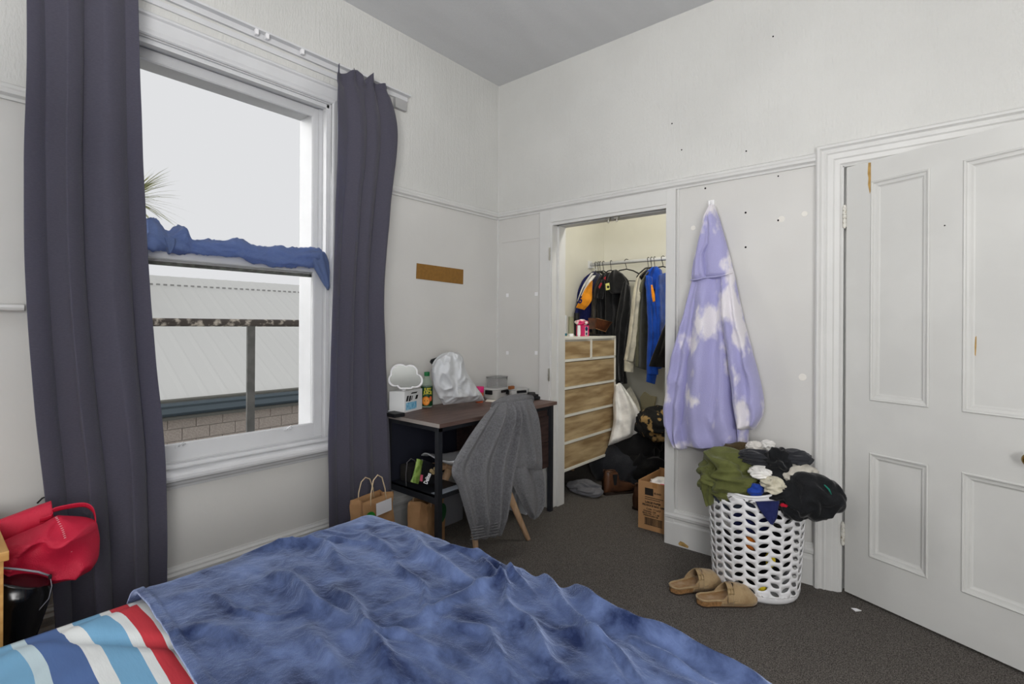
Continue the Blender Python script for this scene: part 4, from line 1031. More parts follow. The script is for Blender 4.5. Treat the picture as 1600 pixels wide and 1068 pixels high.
# juice bottle
q = on_desk(667, -2.47); M_pet = mat('clear_pet', (225, 240, 228), 0.05, trans=0.85, spec=0.5); N, L, b_ = N_(M_pet); b_.inputs['IOR'].default_value = 1.1
jb = thing('juice_bottle', 'green labelled orange juice bottle between the mirror and the grey bag', 'bottle', q)
b = B(); b.lathe(q, [(0.030, 0), (0.036, 0.006), (0.037, 0.04), (0.035, 0.075), (0.037, 0.12), (0.037, 0.135), (0.030, 0.165), (0.016, 0.195), (0.014, 0.205)], 28); mk('bottle_body', b, M_pet, jb, smooth=True)
b = B(); b.lathe(q, [(0.0376, 0.012), (0.0380, 0.016), (0.0385, 0.072), (0.0385, 0.130), (0.0376, 0.134)], 32, top=False, bot=False); mk('label', b, mat('dark_green_label', (22, 70, 40), 0.4), jb, smooth=True)
b = B(); b.lathe(q, [(0.0165, 0.198), (0.0175, 0.2), (0.0175, 0.222), (0.016, 0.224)], 20); mk('cap', b, mat('green_cap', (30, 120, 66), 0.4), jb, auto=50)
nrm, rt = face_cam(q); rt = Vector((-nrm.y, nrm.x, 0))
if rt.dot(RT) < 0: rt = -rt
M_yt = mat('yellow_print', (232, 222, 60), 0.5)
def on_label(x_, z_, r_=0.0392): a = x_ / r_; return q + nrm * r_ * math.cos(a) + rt * r_ * math.sin(a) + Z * z_
def label_patch(nm, cx_, cz_, rx, rz, mt, r_):
    b = B(); c = b.bm.verts.new(on_label(cx_, cz_, r_)); ring = [b.bm.verts.new(on_label(cx_ + rx * math.cos(2 * PI * k / 24), cz_ + rz * math.sin(2 * PI * k / 24), r_)) for k in range(24)]
    for k in range(24): b.bm.faces.new((c, ring[k], ring[(k + 1) % 24]))
    return mk(nm, b, mt, jb)
label_patch('orange_print', -0.006, 0.045, 0.026, 0.028, mat('orange_peel', (226, 120, 30), 0.5), 0.0390)
label_patch('orange_flesh', -0.005, 0.045, 0.021, 0.023, mat('orange_flesh', (244, 160, 66), 0.5), 0.0394)
label_patch('peach_print', 0.026, 0.058, 0.010, 0.016, mat('peach_print', (226, 110, 70), 0.5), 0.0391)
text('lettering', 'JUST', 0.026, q + nrm * 0.0405 - rt * 0.016 + Z * 0.108, rt, Z, M_yt, jb, sx=0.8, bold=0.0006)
text('lettering', 'JUICE', 0.026, q + nrm * 0.0405 - rt * 0.020 + Z * 0.088, rt, Z, M_yt, jb, sx=0.8, bold=0.0006)
# grey mailing bag
M_poly = mat('grey_poly_bag', (208, 211, 214), 0.38, bump=0.25, bscale=18, spec=0.4)
bgx = lambda l, xx: [P(a_, c_, x=xx) for a_, c_ in l]
mb = thing('mailing_bag', 'crumpled pale grey plastic mailing bag stuffed full on the desk', 'bag', P(716, 628, z=TB))
hang('bag_body', bgx([(702, 549), (690, 556), (680, 565), (674, 580), (677, 600), (684, 618), (693, 632)], -2.27), bgx([(708, 550), (722, 556), (727, 575), (735, 590), (745, 605), (753, 616), (757, 625)], -2.27), nrm, 0.09, 0.07, M_poly, mb, nu=110, nv=100, fold=0.012, ff=2.2, seed=2, wr=0.026, wf=16, prof=lambda v: min(1, 0.25 + v * 2.2) * min(1, 0.12 + (1 - v) * 5))
hang('bag_flap', bgx([(700, 550), (690, 553), (680, 561), (674, 571)], -2.30), bgx([(718, 551), (712, 562), (700, 572), (690, 578)], -2.30), nrm, 0.03, 0.02, M_poly, mb, nu=30, nv=30, fold=0.01, ff=2.5, seed=4, wr=0.01, wf=22)
o = crumple('cloth', P(684, 566, x=-2.40), (0.045, 0.05, 0.03), M_blk, seed=41, sub=4); tag(o, 'black cloth behind the grey mailing bag', 'cloth')
o.location.z += 0
# pink cup
q = P(749, 621, z=TB); q.x = -2.40; q.y = 2.40
q = P(749, 618, x=-2.36); q.z = TB
cup = thing('drinking_cup', 'pink and terracotta cup half hidden behind the grey mailing bag', 'cup', q)
b = B(); b.lathe(q, [(0.024, 0), (0.030, 0.07)], 20); mk('cup_body', b, mat('terracotta', (186, 92, 60), 0.5), cup, auto=50)
b = B(); b.lathe(q, [(0.0305, 0.07), (0.032, 0.105), (0.030, 0.107)], 20); mk('cup_top', b, mat('magenta_plastic', (206, 30, 110), 0.4), cup, auto=50)
# storage tubs
M_tub = mat('milky_tub', (226, 226, 224), 0.3, trans=0.35); M_clear = mat('clear_tub', (235, 235, 235), 0.08, trans=0.9); N, L, b_ = N_(M_clear); b_.inputs['IOR'].default_value = 1.08
def tub(px, py, w_, d_, h_, rot, mt, label, lid=True, group='plastic tubs on the desk'):
    q = P(px, py, z=TB) if not isinstance(px, Vector) else px
    t_ = thing('storage_tub', label, 'tub', q, group); R = Matrix.Rotation(rot, 3, 'Z'); u_, v_ = R @ X, R @ Y
    b = B()
    def f(i, j):
        a = i * 2 * PI; e = 0.32
        cx_ = math.copysign(abs(math.cos(a)) ** e, math.cos(a)); sy_ = math.copysign(abs(math.sin(a)) ** e, math.sin(a)); k = 0.9 + 0.1 * j
        return q + u_ * (cx_ * d_ / 2 * k) + v_ * (sy_ * w_ / 2 * k) + Z * (j * h_)
    V = b.grid(f, 40, 5, cu=True); b.bm.faces.new([V[i][0] for i in range(40)])
    mk('tub_body', b, mt, t_, smooth=True, solid=0.002)
    b = B(); b.tube([f(i / 40, 1.0) for i in range(40)], 0.0035, 6, closed=True); mk('rim', b, mt, t_, smooth=True)
    if lid:
        b = B(); b.obox(q - u_ * d_ * 0.49 - v_ * w_ * 0.49 + Z * (h_ - 0.002), u_ * d_ * 0.98, v_ * w_ * 0.98, Z * 0.006, 0.003); mk('lid', b, mt, t_, auto=40)
        for s_ in (0,):
            b = B(); c = q + u_ * (d_ / 2 + 0.006) + Z * (h_ - 0.014); b.obox(c - v_ * w_ * 0.26 - Z * 0.009, v_ * w_ * 0.52, u_ * 0.010, Z * 0.018, 0.004); mk('handle', b, M_black, t_)
        b = B(); c = q + v_ * (w_ / 2 - 0.0) + Z * (h_ - 0.014); b.obox(q - v_ * (w_ / 2 + 0.012) - u_ * 0.03 + Z * (h_ - 0.035), v_ * 0.010, u_ * 0.06, Z * 0.03, 0.004); mk('handle', b, M_black, t_)
    return t_
tub(775, 622, 0.165, 0.13, 0.072, 0.12, M_tub, 'milky plastic tub with black handles beside the grey bag')
tub(807, 621, 0.15, 0.12, 0.066, -0.35, M_tub, 'milky plastic tub with a black handle, second from the grey bag')
q = P(783, 613, x=-2.42); q.z = TB + 0.0
tub(Vector((-2.42, 2.72, TB)), 0, 0.15, 0.10, 0.15, 0.1, M_clear, 'tall clear plastic tub against the wall behind the milky tubs', lid=False)
for px, py, mt, lab in ((799, 594, mat('rust_box', (150, 92, 50), 0.6), 'small rust brown box on top of the milky tubs'), (788, 614, mat('red_brown', (150, 70, 48), 0.6), 'small red and brown jar in front of the milky tubs')):
    q = P(px, py, x=-2.30); q.z = TB + 0.0705 + 0.010
    if py > 600: q = P(px, 630, z=TB); q.x += 0.02
    b = B(); b.box(q.x - 0.012, q.x + 0.012, q.y - (0.022 if py < 600 else 0.012), q.y + (0.022 if py < 600 else 0.012), q.z - (0.010 if py < 600 else 0), q.z + (0.012 if py < 600 else 0.05), 0.002)
    tag(mk('small_box', b, mt), lab, 'box')
# black gadget, note
q = P(829, 624, z=TB); gd = thing('card_holder', 'black leather pouch with a strap lying at the right end of the desk', 'pouch', q)
b = B(); b.box(q.x - 0.05, q.x + 0.045, q.y - 0.075, q.y + 0.06, TB, TB + 0.022, 0.008); mk('pouch_body', b, M_black, gd, auto=40)
b = B(); b.box(q.x - 0.04, q.x + 0.03, q.y - 0.03, q.y + 0.055, TB + 0.022, TB + 0.036, 0.006); b.lathe((q.x, q.y + 0.01, TB + 0.036), [(0.03, 0), (0.027, 0.014), (0.005, 0.016)], 18); mk('coiled_strap', b, mat('soft_black', (44, 42, 42), 0.6), gd, auto=40)
b = B(); b.poly([P(758, 627, z=TB), P(776, 628, z=TB), P(779, 622, z=TB), P(763, 621, z=TB)], Z * 0.0012); tag(mk('paper_note', b, mat('cream_paper', (240, 234, 222), 0.8)), 'blank cream paper note lying in front of the tubs', 'paper')

# ------------------------------------------------------------------ around and under the desk
M_kraft = mat('kraft_paper', (178, 138, 98), 0.8, rgb2=(160, 122, 84), vscale=9, bump=0.2, bscale=14)
M_cord = mat('paper_cord', (212, 190, 158), 0.8)
M_leafg = mat('green_print', (36, 130, 44), 0.6)
def paper_bag(o, w_, d_, h_, rot, label, tilt=0.0, mt=None, hs=1.0, cord=None):
    t_ = thing('paper_bag', label, 'bag', o); R = Matrix.Rotation(rot, 3, 'Z') @ Matrix.Rotation(tilt, 3, 'Y'); u_, v_, w3 = R @ X, R @ Y, R @ Z; mt = mt or M_kraft
    o = Vector(o); b = B()
    def f(i, j):
        s_ = i * 4; sd = int(s_) % 4; f_ = s_ - int(s_)
        c = [(-1 + 2 * f_, -1), (1, -1 + 2 * f_), (1 - 2 * f_, 1), (-1, 1 - 2 * f_)][sd]
        k = 1 - 0.25 * j * abs(c[0]) * (1 if sd in (1, 3) else 0)
        p = o + v_ * (c[0] * w_ / 2) + u_ * (c[1] * d_ / 2 * (1 - 0.15 * j)) + w3 * (j * h_)
        p += (u_ + v_) * 0.006 * noise.noise(Vector((i * 9, j * 5, rot)))
        if sd in (1, 3): p -= v_ * c[0] * 0.25 * d_ * j * (1 - abs(c[1]))
        return p
    V = b.grid(f, 48, 14, cu=True); b.bm.faces.new([V[i][0] for i in range(48)]); mk('bag_body', b, mt, t_, auto=35, solid=0.0012)
    for sgn, hh in ((1, hs), (-1, 0.8 * hs)):
        b = B(); c = o + u_ * (sgn * d_ / 2 * 0.84) + w3 * h_
        b.tube([c - v_ * 0.055 - w3 * 0.03, c - v_ * 0.05 + w3 * 0.03 * hh, c - v_ * 0.03 + w3 * 0.095 * hh, c + w3 * 0.115 * hh, c + v_ * 0.03 + w3 * 0.095 * hh, c + v_ * 0.05 + w3 * 0.03 * hh, c + v_ * 0.055 - w3 * 0.03], 0.0032, 8)
        mk('handle', b, cord or M_cord, t_, smooth=True)
    return t_, u_, v_, w3
q = P(585, 790, x=-2.28)
pbag, u_, v_, w3 = paper_bag((q.x, q.y, 0.0), 0.21, 0.11, 0.36, 0.15, 'brown paper carrier bag with white label between the curtain and the bed', tilt=-0.05)
b = B(); c = Vector((q.x, q.y, 0)) + u_ * 0.060 + w3 * 0.27; b.obox(c - v_ * 0.03, v_ * 0.11, u_ * 0.001, w3 * 0.065); mk('address_label', b, mat('label_white', (226, 226, 230), 0.6), pbag)
b = B(); disc(b, Vector((q.x, q.y, 0)) + u_ * 0.058 - v_ * 0.07 + w3 * 0.27, u_, [(0.035, 0.0), (0.035, 0.0012)], 24); mk('green_logo', b, M_leafg, pbag)
q = P(650, 800, x=-2.20)
pb2, u_, v_, w3 = paper_bag((-2.26, 1.93, 0.0), 0.20, 0.14, 0.27, 0.35, 'brown paper bag with a dark green round logo under the desk shelf', tilt=0.0, hs=0.15)
b = B(); disc(b, Vector((-2.26, 1.93, 0)) + u_ * 0.068 + v_ * 0.055 + w3 * 0.17, u_, [(0.055, 0.0), (0.055, 0.004)], 28); mk('round_logo', b, mat('bottle_green_print', (22, 78, 40), 0.6), pb2)
# snack bag and carrier on the shelf
q = P(664, 742, x=-2.20); SZ = SHZ + 0.001
sb = thing('snack_bag', 'black snack bag with green band and white script on the desk shelf', 'snack bag', (q.x, q.y, SZ))
Ls = bgx([(657, 716), (654, 728), (650, 742), (647, 752)], -2.20); Rs = bgx([(688, 728), (690, 742), (688, 758), (684, 772)], -2.20)
for p in Ls + Rs: p.z = max(p.z, SZ + 0.004)
nb_ = Vector((0.75, -0.6, 0.25)).normalized()
hang('bag_body', Ls, Rs, nb_, 0.028, 0.02, mat('black_foil', (26, 27, 30), 0.3, bump=0.2, bscale=20), sb, nu=40, nv=30, wr=0.006, wf=24, prof=lambda v: 1)
gL = bgx([(651, 716), (648, 730), (644, 745), (641, 752)], -2.185); gR = bgx([(661, 719), (659, 731), (657, 745), (654, 756)], -2.185)
hang('green_band', gL, gR, nb_, 0.022, 0.015, mat('lime_foil', (150, 176, 92), 0.35, rgb2=(110, 140, 60), vscale=30), sb, nu=24, nv=20, prof=lambda v: 1)
def bpt(px, py, k=-2.165): return P(px, py, x=k)
b = B(); b.poly([bpt(657, 741), bpt(661, 741.5), bpt(660, 752), bpt(656, 751)], nb_ * 0.002); mk('pink_tab', b, mat('pink_print', (214, 96, 120), 0.5), sb)
tu = (bpt(671, 738) - bpt(664.5, 755)).normalized()
text('lettering', 'Delites', 0.034, bpt(667.5, 756.5), tu, nb_.cross(tu), M_white, sb, sx=0.62, bold=0.0008)
b = B()
for cx_, cy_ in ((677, 738), (682, 742), (680, 732), (674, 735)): disc(b, bpt(cx_, cy_, -2.163 - 0.001 * (cx_ % 3)), nb_, [(0.011, 0), (0.010, 0.002)], 14)
mk('cracker_print', b, mat('cracker_print', (160, 140, 100), 0.7), sb)
cb = thing('carrier_bag', 'dark carrier bag with grey cord handle behind the snack bag on the shelf', 'bag', P(642, 745, x=-2.36))
c = P(640, 752, x=-2.38); c.z = SZ
b = B(); b.box(c.x - 0.06, c.x + 0.05, c.y - 0.03, c.y + 0.11, SZ, SZ + 0.10, 0.02); mk('bag_body', b, mat('dark_card', (44, 42, 40), 0.7, bump=0.3, bscale=20), cb, auto=40)
b = B(); b.tube([P(635, 765, x=-2.33), P(634, 742, x=-2.33), P(636, 722, x=-2.33), P(642, 716, x=-2.33), P(648, 719, x=-2.33), P(651, 728, x=-2.33)], 0.0028, 8); mk('handle', b, mat('grey_cord', (92, 90, 92), 0.7), cb, smooth=True)
for k, (dx, dy) in enumerate(((0.0, 0.0), (0.012, 0.02))):
    b = B(); b.box(-2.12 + dx, -2.065 + dx * 0.3, DY0 + 0.055 + dy, DY0 + 0.245 - dy, SHZ + 0.001 + 0.003 * k, SHZ + 0.0035 + 0.003 * k)
    tag(mk('magazine', b, mat('magazine_edge', (170, 178, 190), 0.5)), ('lower' if k == 0 else 'upper') + ' thin magazine at the front edge of the desk shelf', 'magazine')
b = B(); b.box(-2.47, -2.36, 2.05, 2.33, 0.0, 0.20, 0.012); tag(mk('storage_box', b, mat('grey_box', (120, 122, 128), 0.6)), 'grey storage box on the floor at the back under the desk', 'box')
b = B(); b.box(-2.17, -2.10, 2.66, 2.78, 0.0, 0.285, 0.003); tag(mk('folder', b, mat('white_folder', (214, 218, 224), 0.6)), 'first white folder standing on the floor under the drawers, nearer the room', 'folder')
b = B(); b.box(-2.27, -2.19, 2.66, 2.80, 0.0, 0.27, 0.003); tag(mk('folder', b, mat('white_folder', (214, 218, 224), 0.6)), 'second white folder standing behind the first under the drawers', 'folder')
q = P(794, 800, z=0.0); o = crumple('cloth', (q.x - 0.15, q.y + 0.02, 0.04), (0.10, 0.11, 0.06), cloth('dark_print', (48, 50, 62), ), seed=44, floor=0.003); tag(o, 'dark patterned cloth on the carpet under the desk', 'cloth')
# wall details
b = B(); b.poly([P(651, 411, x=WX + 0.0005), P(723.5, 421, x=WX + 0.0005), P(723, 444, x=WX + 0.0005), P(650, 435, x=WX + 0.0005)], X * 0.004)
tag(mk('cork_strip', b, mat('brown_cork', (136, 98, 44), 0.7, var=0.06, vscale=50)), 'brown cork strip stuck on the wall above the desk', 'board')
for (px, py), lab in zip(((793, 461), (838, 459), (793, 551), (838, 551)), ('upper left', 'upper right', 'lower left', 'lower right')):
    q = P(px, py, y=BY); b = B(); b.box(q.x - 0.012, q.x + 0.012, BY - 0.003, BY - 0.0003, q.z - 0.013, q.z + 0.013, 0.0008)
    tag(mk('sticky_pad', b, M_white), lab + ' white sticky pad of four on the wall beside the closet', 'sticky pad', 'sticky pads beside the closet')
dots = [(1050, 193, 'dark'), (1065, 234, 'dark'), (1166, 236, 'dark'), (1102, 294, 'dark'), (1216, 275, 'dark'), (1165, 332, 'dark'), (1165, 386, 'dark'), (1216, 344, 'dark'), (1208, 57, 'pale'), (995, 251, 'pale')]
b = B()
for px, py, k in dots:
    yy = BY - (0.0045 if py < 290 and k != 'x' and py < 240 else 0.0)
    disc(b, P(px, py, y=yy), -Y, [(0.0055 if py > 280 else 0.004, 0.0), (0.004, 0.0015)], 8)
tag(mk('nail_holes', b, M_dark, wall_back), 'old nail and screw holes in the back wall', kind='stuff')
b = B()
for px, py, r_ in ((1221, 342, 0.016), (1257, 334, 0.014), (1254, 589, 0.018), (1083, 356, 0.014)):
    disc(b, P(px, py, y=BY), -Y, [(r_, 0.0), (r_ * 0.9, 0.0008)], 14)
tag(mk('filler_patches', b, M_filler, wall_back), 'pale filler patches on the wall right of the hoodie', kind='stuff')
b = B(); b.poly([P(1330, 950, z=0.004), P(1338, 951, z=0.006), P(1346, 954, z=0.004), P(1337, 955, z=0.003)], Z * 0.003); tag(mk('paper_scrap', b, M_white), 'tiny white scrap lying on the carpet near the door', 'scrap')
b = B(); q = P(873, 792, z=0.003); disc(b, Vector((q.x, q.y, 0.001)), Z, [(0.005, 0), (0.004, 0.004)], 8); tag(mk('paper_scrap', b, M_white), 'round white crumb on the carpet by the closet post', 'scrap')

# ------------------------------------------------------------------ bedside corner
M_pine = mat('pale_pine', (206, 160, 96), 0.5, rgb2=(190, 142, 80), vscale=5, stretch=(1, 1, 8))
bt = thing('bedside_table', 'pale wooden bedside table at the left edge of the view', 'table', (-2.2, -0.05, 0))
b = B(); b.box(-2.42, -1.965, -0.30, 0.168, 0.0, 0.615, 0.002); mk('cabinet', b, M_pine, bt)
b = B(); b.box(-2.43, -1.955, -0.31, 0.178, 0.615, 0.642, 0.003); mk('tabletop', b, M_pine, bt)
M_red = mat('red_tote', (206, 34, 66), 0.5, bump=0.35, bscale=420, spec=0.4, rgb2=(188, 26, 58), vscale=3)
N, L, b_ = N_(M_red)
rb = thing('tote_bag', 'shiny red fabric tote bag slumped against the curtain', 'bag', P(85, 840, x=-2.2))
RX = -2.2
nr = (CAM - P(80, 840, x=RX)); nr.z = 0; nr.normalize()
hang('bag_body', bgx([(88, 806), (50, 826), (0, 848), (-50, 866), (-45, 884), (30, 896), (78, 908)], RX), bgx([(106, 808), (146, 812), (154, 828), (156, 848), (152, 874), (132, 890), (84, 908)], RX), nr, 0.085, 0.07, M_red, rb, nu=90, nv=80, fold=0.016, ff=1.6, seed=1.2, wr=0.05, wf=7, prof=lambda v: min(1, 0.2 + v * 3) * min(1, 0.15 + (1 - v) * 5))
hang('bag_back', bgx([(80, 782), (40, 796), (-10, 815), (-60, 836)], RX - 0.08), bgx([(84, 808), (60, 825), (20, 845), (-40, 862)], RX - 0.08), nr, 0.03, 0.02, M_red, rb, nu=40, nv=40, wr=0.01, wf=9, prof=lambda v: 1)
b = B()
hl = [(62, 812), (80, 806), (82, 797), (110, 790), (132, 788), (144, 794), (149, 806), (150, 826)]
hl = [P(a_, c_, x=RX - 0.02 + 0.02 * (i > 4)) for i, (a_, c_) in enumerate(hl)]
def strapf(i, j): return cr(hl, i) + Z * (0.017 * (j - 0.5) * (1 - 0.6 * max(0, i - 0.7) / 0.3)) + Vector((0.012, 0, 0)) * (j - .5)
b.grid(strapf, 40, 4); mk('handle', b, M_red, rb, smooth=True, solid=0.002)
b = B(); st = [P(88, 808, x=RX + 0.09), P(98, 828, x=RX + 0.10), P(104, 848, x=RX + 0.10), P(111, 862, x=RX + 0.09)]
for k in range(22):
    c = cr(st, k / 21); b.tube([c - Y * 0.0028, c + Y * 0.0028 + Z * 0.001], 0.0006, 4)
mk('stitching', b, mat('white_thread', (240, 220, 222), 0.7), rb)
M_vinyl = mat('black_vinyl', (16, 17, 20), 0.18, bump=0.3, bscale=10, spec=0.6)
kb2 = thing('sports_bag', 'glossy black bag with pale zip piping below the red tote', 'bag', (-2.2, 0.27, 0))
hang('bag_body', bgx([(-40, 880), (-50, 930), (-40, 1060)], -2.16), bgx([(78, 898), (80, 925), (40, 1040)], -2.16), nr, 0.10, 0.10, M_vinyl, kb2, nu=50, nv=40, fold=0.008, ff=2.0, wr=0.02, wf=7, prof=lambda v: min(1, 0.5 + v * 3))
b = B(); b.tube([P(-30, 884, x=-2.08), P(30, 889, x=-2.08), P(60, 893, x=-2.08), P(78, 899, x=-2.09)], 0.003, 8); b.tube([P(78, 899, x=-2.09), P(81, 915, x=-2.09), P(76, 935, x=-2.10), P(50, 965, x=-2.10)], 0.0012, 6); mk('piping', b, mat('grey_piping', (150, 150, 160), 0.5), kb2, smooth=True)
b = B(); b.box(P(78, 900, x=-2.09).x - 0.004, P(78, 900, x=-2.09).x + 0.008, P(78, 900, x=-2.09).y - 0.004, P(78, 900, x=-2.09).y + 0.004, P(78, 900, x=-2.09).z - 0.006, P(78, 900, x=-2.09).z + 0.006, 0.001); mk('zip_pull', b, M_black, kb2)
b = B(); b.tube([P(58, 786, x=-2.5), P(66, 778, x=-2.5), P(74, 775, x=-2.5), P(82, 774, x=-2.48), P(90, 800, x=-2.46)], 0.003, 6); tag(mk('cable', b, M_black, smooth=True), 'thin black cable on the wall above the red tote', 'cable')

# ------------------------------------------------------------------ closet
M_oak = mat('oak_veneer', (196, 172, 132), 0.6, rgb2=(146, 120, 84), vscale=2.6, stretch=(1, 1.2, 9), lo=0.36, hi=0.66, bump=0.1, bscale=30, detail=6)
M_chw = mat('chest_white', (228, 226, 216), 0.5)
ch = thing('chest_of_drawers', 'white chest of drawers with oak look fronts inside the closet', 'drawers', (-2.27, 3.42, 0))
Cx0, Cx1, Cy0, Cy1, Cz0, Cz1 = -2.49, -2.05, 3.03, 3.80, 0.205, 1.19
b = B(); b.box(Cx0, Cx1 - 0.03, Cy0, Cy1, Cz0, Cz1 - 0.01, 0.003); b.box(Cx0, Cx1, Cy0, Cy1, Cz1 - 0.022, Cz1, 0.004)
zr = [1.168, 1.018, 0.816, 0.615, 0.418, 0.222]
for k in range(1, 6): b.box(Cx1 - 0.04, Cx1, Cy0, Cy1, zr[k] - 0.009, zr[k] + 0.009, 0.002)
b.box(Cx1 - 0.04, Cx1, Cy0, Cy0 + 0.012, Cz0, Cz1 - 0.01, 0.002); b.box(Cx1 - 0.04, Cx1, Cy1 - 0.014, Cy1, Cz0, Cz1 - 0.01, 0.002); b.box(Cx1 - 0.04, Cx1, 3.402, 3.418, zr[1], zr[0])
mk('carcass', b, M_chw, ch)
for k in range(5):
    cols = [(Cy0 + 0.014, 3.400), (3.420, Cy1 - 0.016)] if k == 0 else [(Cy0 + 0.014, Cy1 - 0.016)]
    for y0, y1 in cols:
        b = B(); b.box(Cx1 - 0.03, Cx1 - 0.008, y0, y1, zr[k + 1] + 0.011, zr[k] - 0.014, 0.001); mk('drawer', b, M_oak, ch)
for xx in (Cx0 + 0.05, Cx1 - 0.06):
    for yy in (Cy0 + 0.05, Cy1 - 0.05):
        b = B(); b.lathe((xx, yy, 0), [(0.014, 0), (0.024, Cz0)], 12); mk('leg', b, M_oak, ch, smooth=True)
TZ = Cz1 + 0.0005
def base_pt(px, xx): q = P(px, 520, x=xx); q.z = TZ; return q
def tube_item(px, xx, h_, r_, mt, label, cat, nm, capm=None, caph=0.02, capr=None):
    q = base_pt(px, xx); t_ = thing(nm, label, cat, q)
    b = B(); b.lathe(q, [(r_, caph if capm else 0), (r_ * 1.02, h_ * 0.5), (r_ * 0.95, h_)], 16, sx=0.6 if 'tube' in nm else 1); mk('container', b, mt, t_, auto=50)
    if capm: b = B(); b.lathe(q, [(capr or r_ * 0.8, 0), (capr or r_ * 0.8, caph)], 16); mk('cap', b, capm, t_, auto=50)
tube_item(883, -2.30, 0.165, 0.020, mat('white_blue_tube', (226, 232, 236), 0.3), 'tall white tube standing leftmost on the chest of drawers', 'tube', 'cosmetic_tube', mat('teal_cap', (60, 130, 150), 0.4))
tube_item(892, -2.12, 0.150, 0.027, mat('olive_tube', (140, 140, 112), 0.4), 'olive green cream tube with white cap on the chest of drawers', 'tube', 'cream_tube', M_white, 0.022, 0.02)
tube_item(901, -2.22, 0.185, 0.022, M_black, 'tall black pump bottle on the chest of drawers', 'bottle', 'pump_bottle', M_black, 0.01)
tube_item(904.5, -2.10, 0.085, 0.013, M_white, 'small white bottle beside the pink carton', 'bottle', 'small_bottle', M_white, 0.01)
q = base_pt(911, -2.12); M_pink = mat('pink_carton', (214, 50, 110), 0.5); cnr = thing('carton', 'pink and white carton with a crumpled packet on top of the chest of drawers', 'carton', q)
b = B(); b.box(q.x - 0.03, q.x + 0.03, q.y - 0.05, q.y + 0.04, TZ, TZ + 0.085, 0.001); mk('carton_body', b, M_pink, cnr)
b = B(); b.box(q.x + 0.0302, q.x + 0.031, q.y - 0.02, q.y + 0.02, TZ + 0.004, TZ + 0.075); mk('front_label', b, mat('white_print', (225, 230, 232), 0.5), cnr)
b = B(); disc(b, Vector((q.x + 0.0312, q.y, TZ + 0.058)), X, [(0.018, 0), (0.017, 0.0008)], 18); disc(b, Vector((q.x + 0.0312, q.y, TZ + 0.02)), X, [(0.011, 0), (0.010, 0.0008)], 14); mk('round_mark', b, mat('deep_blue_print', (28, 44, 92), 0.5), cnr)
o = crumple('packet', Vector((q.x - 0.005, q.y - 0.01, TZ + 0.105)), (0.035, 0.07, 0.022), mat('pink_white_film', (236, 226, 222), 0.3, rgb2=(216, 50, 110), vscale=14, lo=0.5, hi=0.56), seed=50, amp=0.4, fr=2.5, sub=4); tag(o, 'crumpled pink and white packet on top of the pink carton', 'packet')
M_leather = mat('brown_leather', (104, 58, 34), 0.35, rgb2=(70, 38, 24), vscale=16, spec=0.4, bump=0.15, bscale=60)
wl = thing('wallet', 'open brown leather wallet standing at the far end of the chest', 'wallet', base_pt(937, -2.13))
b = B(); w0 = [P(920, 496.5, x=-2.18), P(932, 497, x=-2.08), P(956, 503, x=-2.15), P(946, 518, x=-2.14), P(931, 513, x=-2.08), P(921, 514, x=-2.17)]
for p in w0: p.z = max(p.z, TZ + 0.012)
b.poly([w0[0], w0[1], w0[4], w0[5]], Vector((-0.008, 0.004, 0))); mk('cover', b, M_leather, wl)
b = B(); b.poly([w0[1], w0[2], w0[3], w0[4]], Vector((-0.010, 0.002, 0))); mk('cover', b, M_leather, wl)
b = B(); b.tube([w0[1], w0[2], w0[3], w0[4]], 0.0025, 6); mk('edge', b, mat('tan_edge', (150, 108, 72), 0.6), wl, smooth=True)
q0 = base_pt(935, -2.13); b = B(); b.box(q0.x - 0.10, q0.x + 0.06, q0.y - 0.08, q0.y + 0.10, TZ, TZ + 0.012, 0.004); tag(mk('case', b, M_black), 'flat black case under the brown wallet', 'case')

# rail, hangers and garments
RY_, RZ_ = 4.11, 1.845
rl = thing('clothes_rail', 'white hanging rail across the back of the closet', 'rail', (-2.5, RY_, RZ_))
b = B(); b.tube([(-2.5, RY_, RZ_), (-0.6, RY_, RZ_)], 0.016, 14); mk('pole', b, M_win, rl, smooth=True)
b = B(); b.box(-2.5, -2.488, RY_ - 0.03, RY_ + 0.03, RZ_ - 0.035, RZ_ + 0.035, 0.003); b.tube([(-2.49, RY_, RZ_ - 0.02), (-2.42, RY_, RZ_ - 0.03), (-2.495, RY_, RZ_ - 0.13)], 0.006, 6); mk('bracket', b, M_win, rl)
def rx(px): return P(px, 410, y=RY_).x
def hanger(px, label, rot=0.0, mt=None, dz=0.0, group='hangers on the closet rail'):
    x = rx(px); t_ = thing('clothes_hanger', label, 'hanger', (x, RY_, RZ_ - 0.07 + dz), group); c = Vector((x, RY_, RZ_)); mt = mt or M_black
    dy = Vector((math.sin(rot), math.cos(rot), 0))
    b = B(); hkp = [c + dy * (0.02 * math.cos(a)) + Z * (0.004 + 0.02 * math.sin(a)) for a in [(-0.5 + k * 0.42) for k in range(9)]]
    b.tube(hkp + [c + Z * -0.05, c + Z * -0.065], 0.0028, 6); mk('hook', b, mt, t_, smooth=True)
    b = B(); n_ = c + Z * -0.065
    b.tube([n_ - dy * 0.21 - Z * 0.10, n_ - dy * 0.15 - Z * 0.055, n_ - dy * 0.06 - Z * 0.012, n_, n_ + dy * 0.06 - Z * 0.012, n_ + dy * 0.15 - Z * 0.055, n_ + dy * 0.21 - Z * 0.10], [0.010, 0.008, 0.007, 0.007, 0.007, 0.008, 0.010], 8, flat=0.8); mk('shoulders', b, mt, t_, smooth=True)
    b = B(); b.tube([n_ - dy * 0.20 - Z * 0.105, n_ + dy * 0.20 - Z * 0.105], 0.0035, 6); mk('crossbar', b, mt, t_, smooth=True)
    return t_
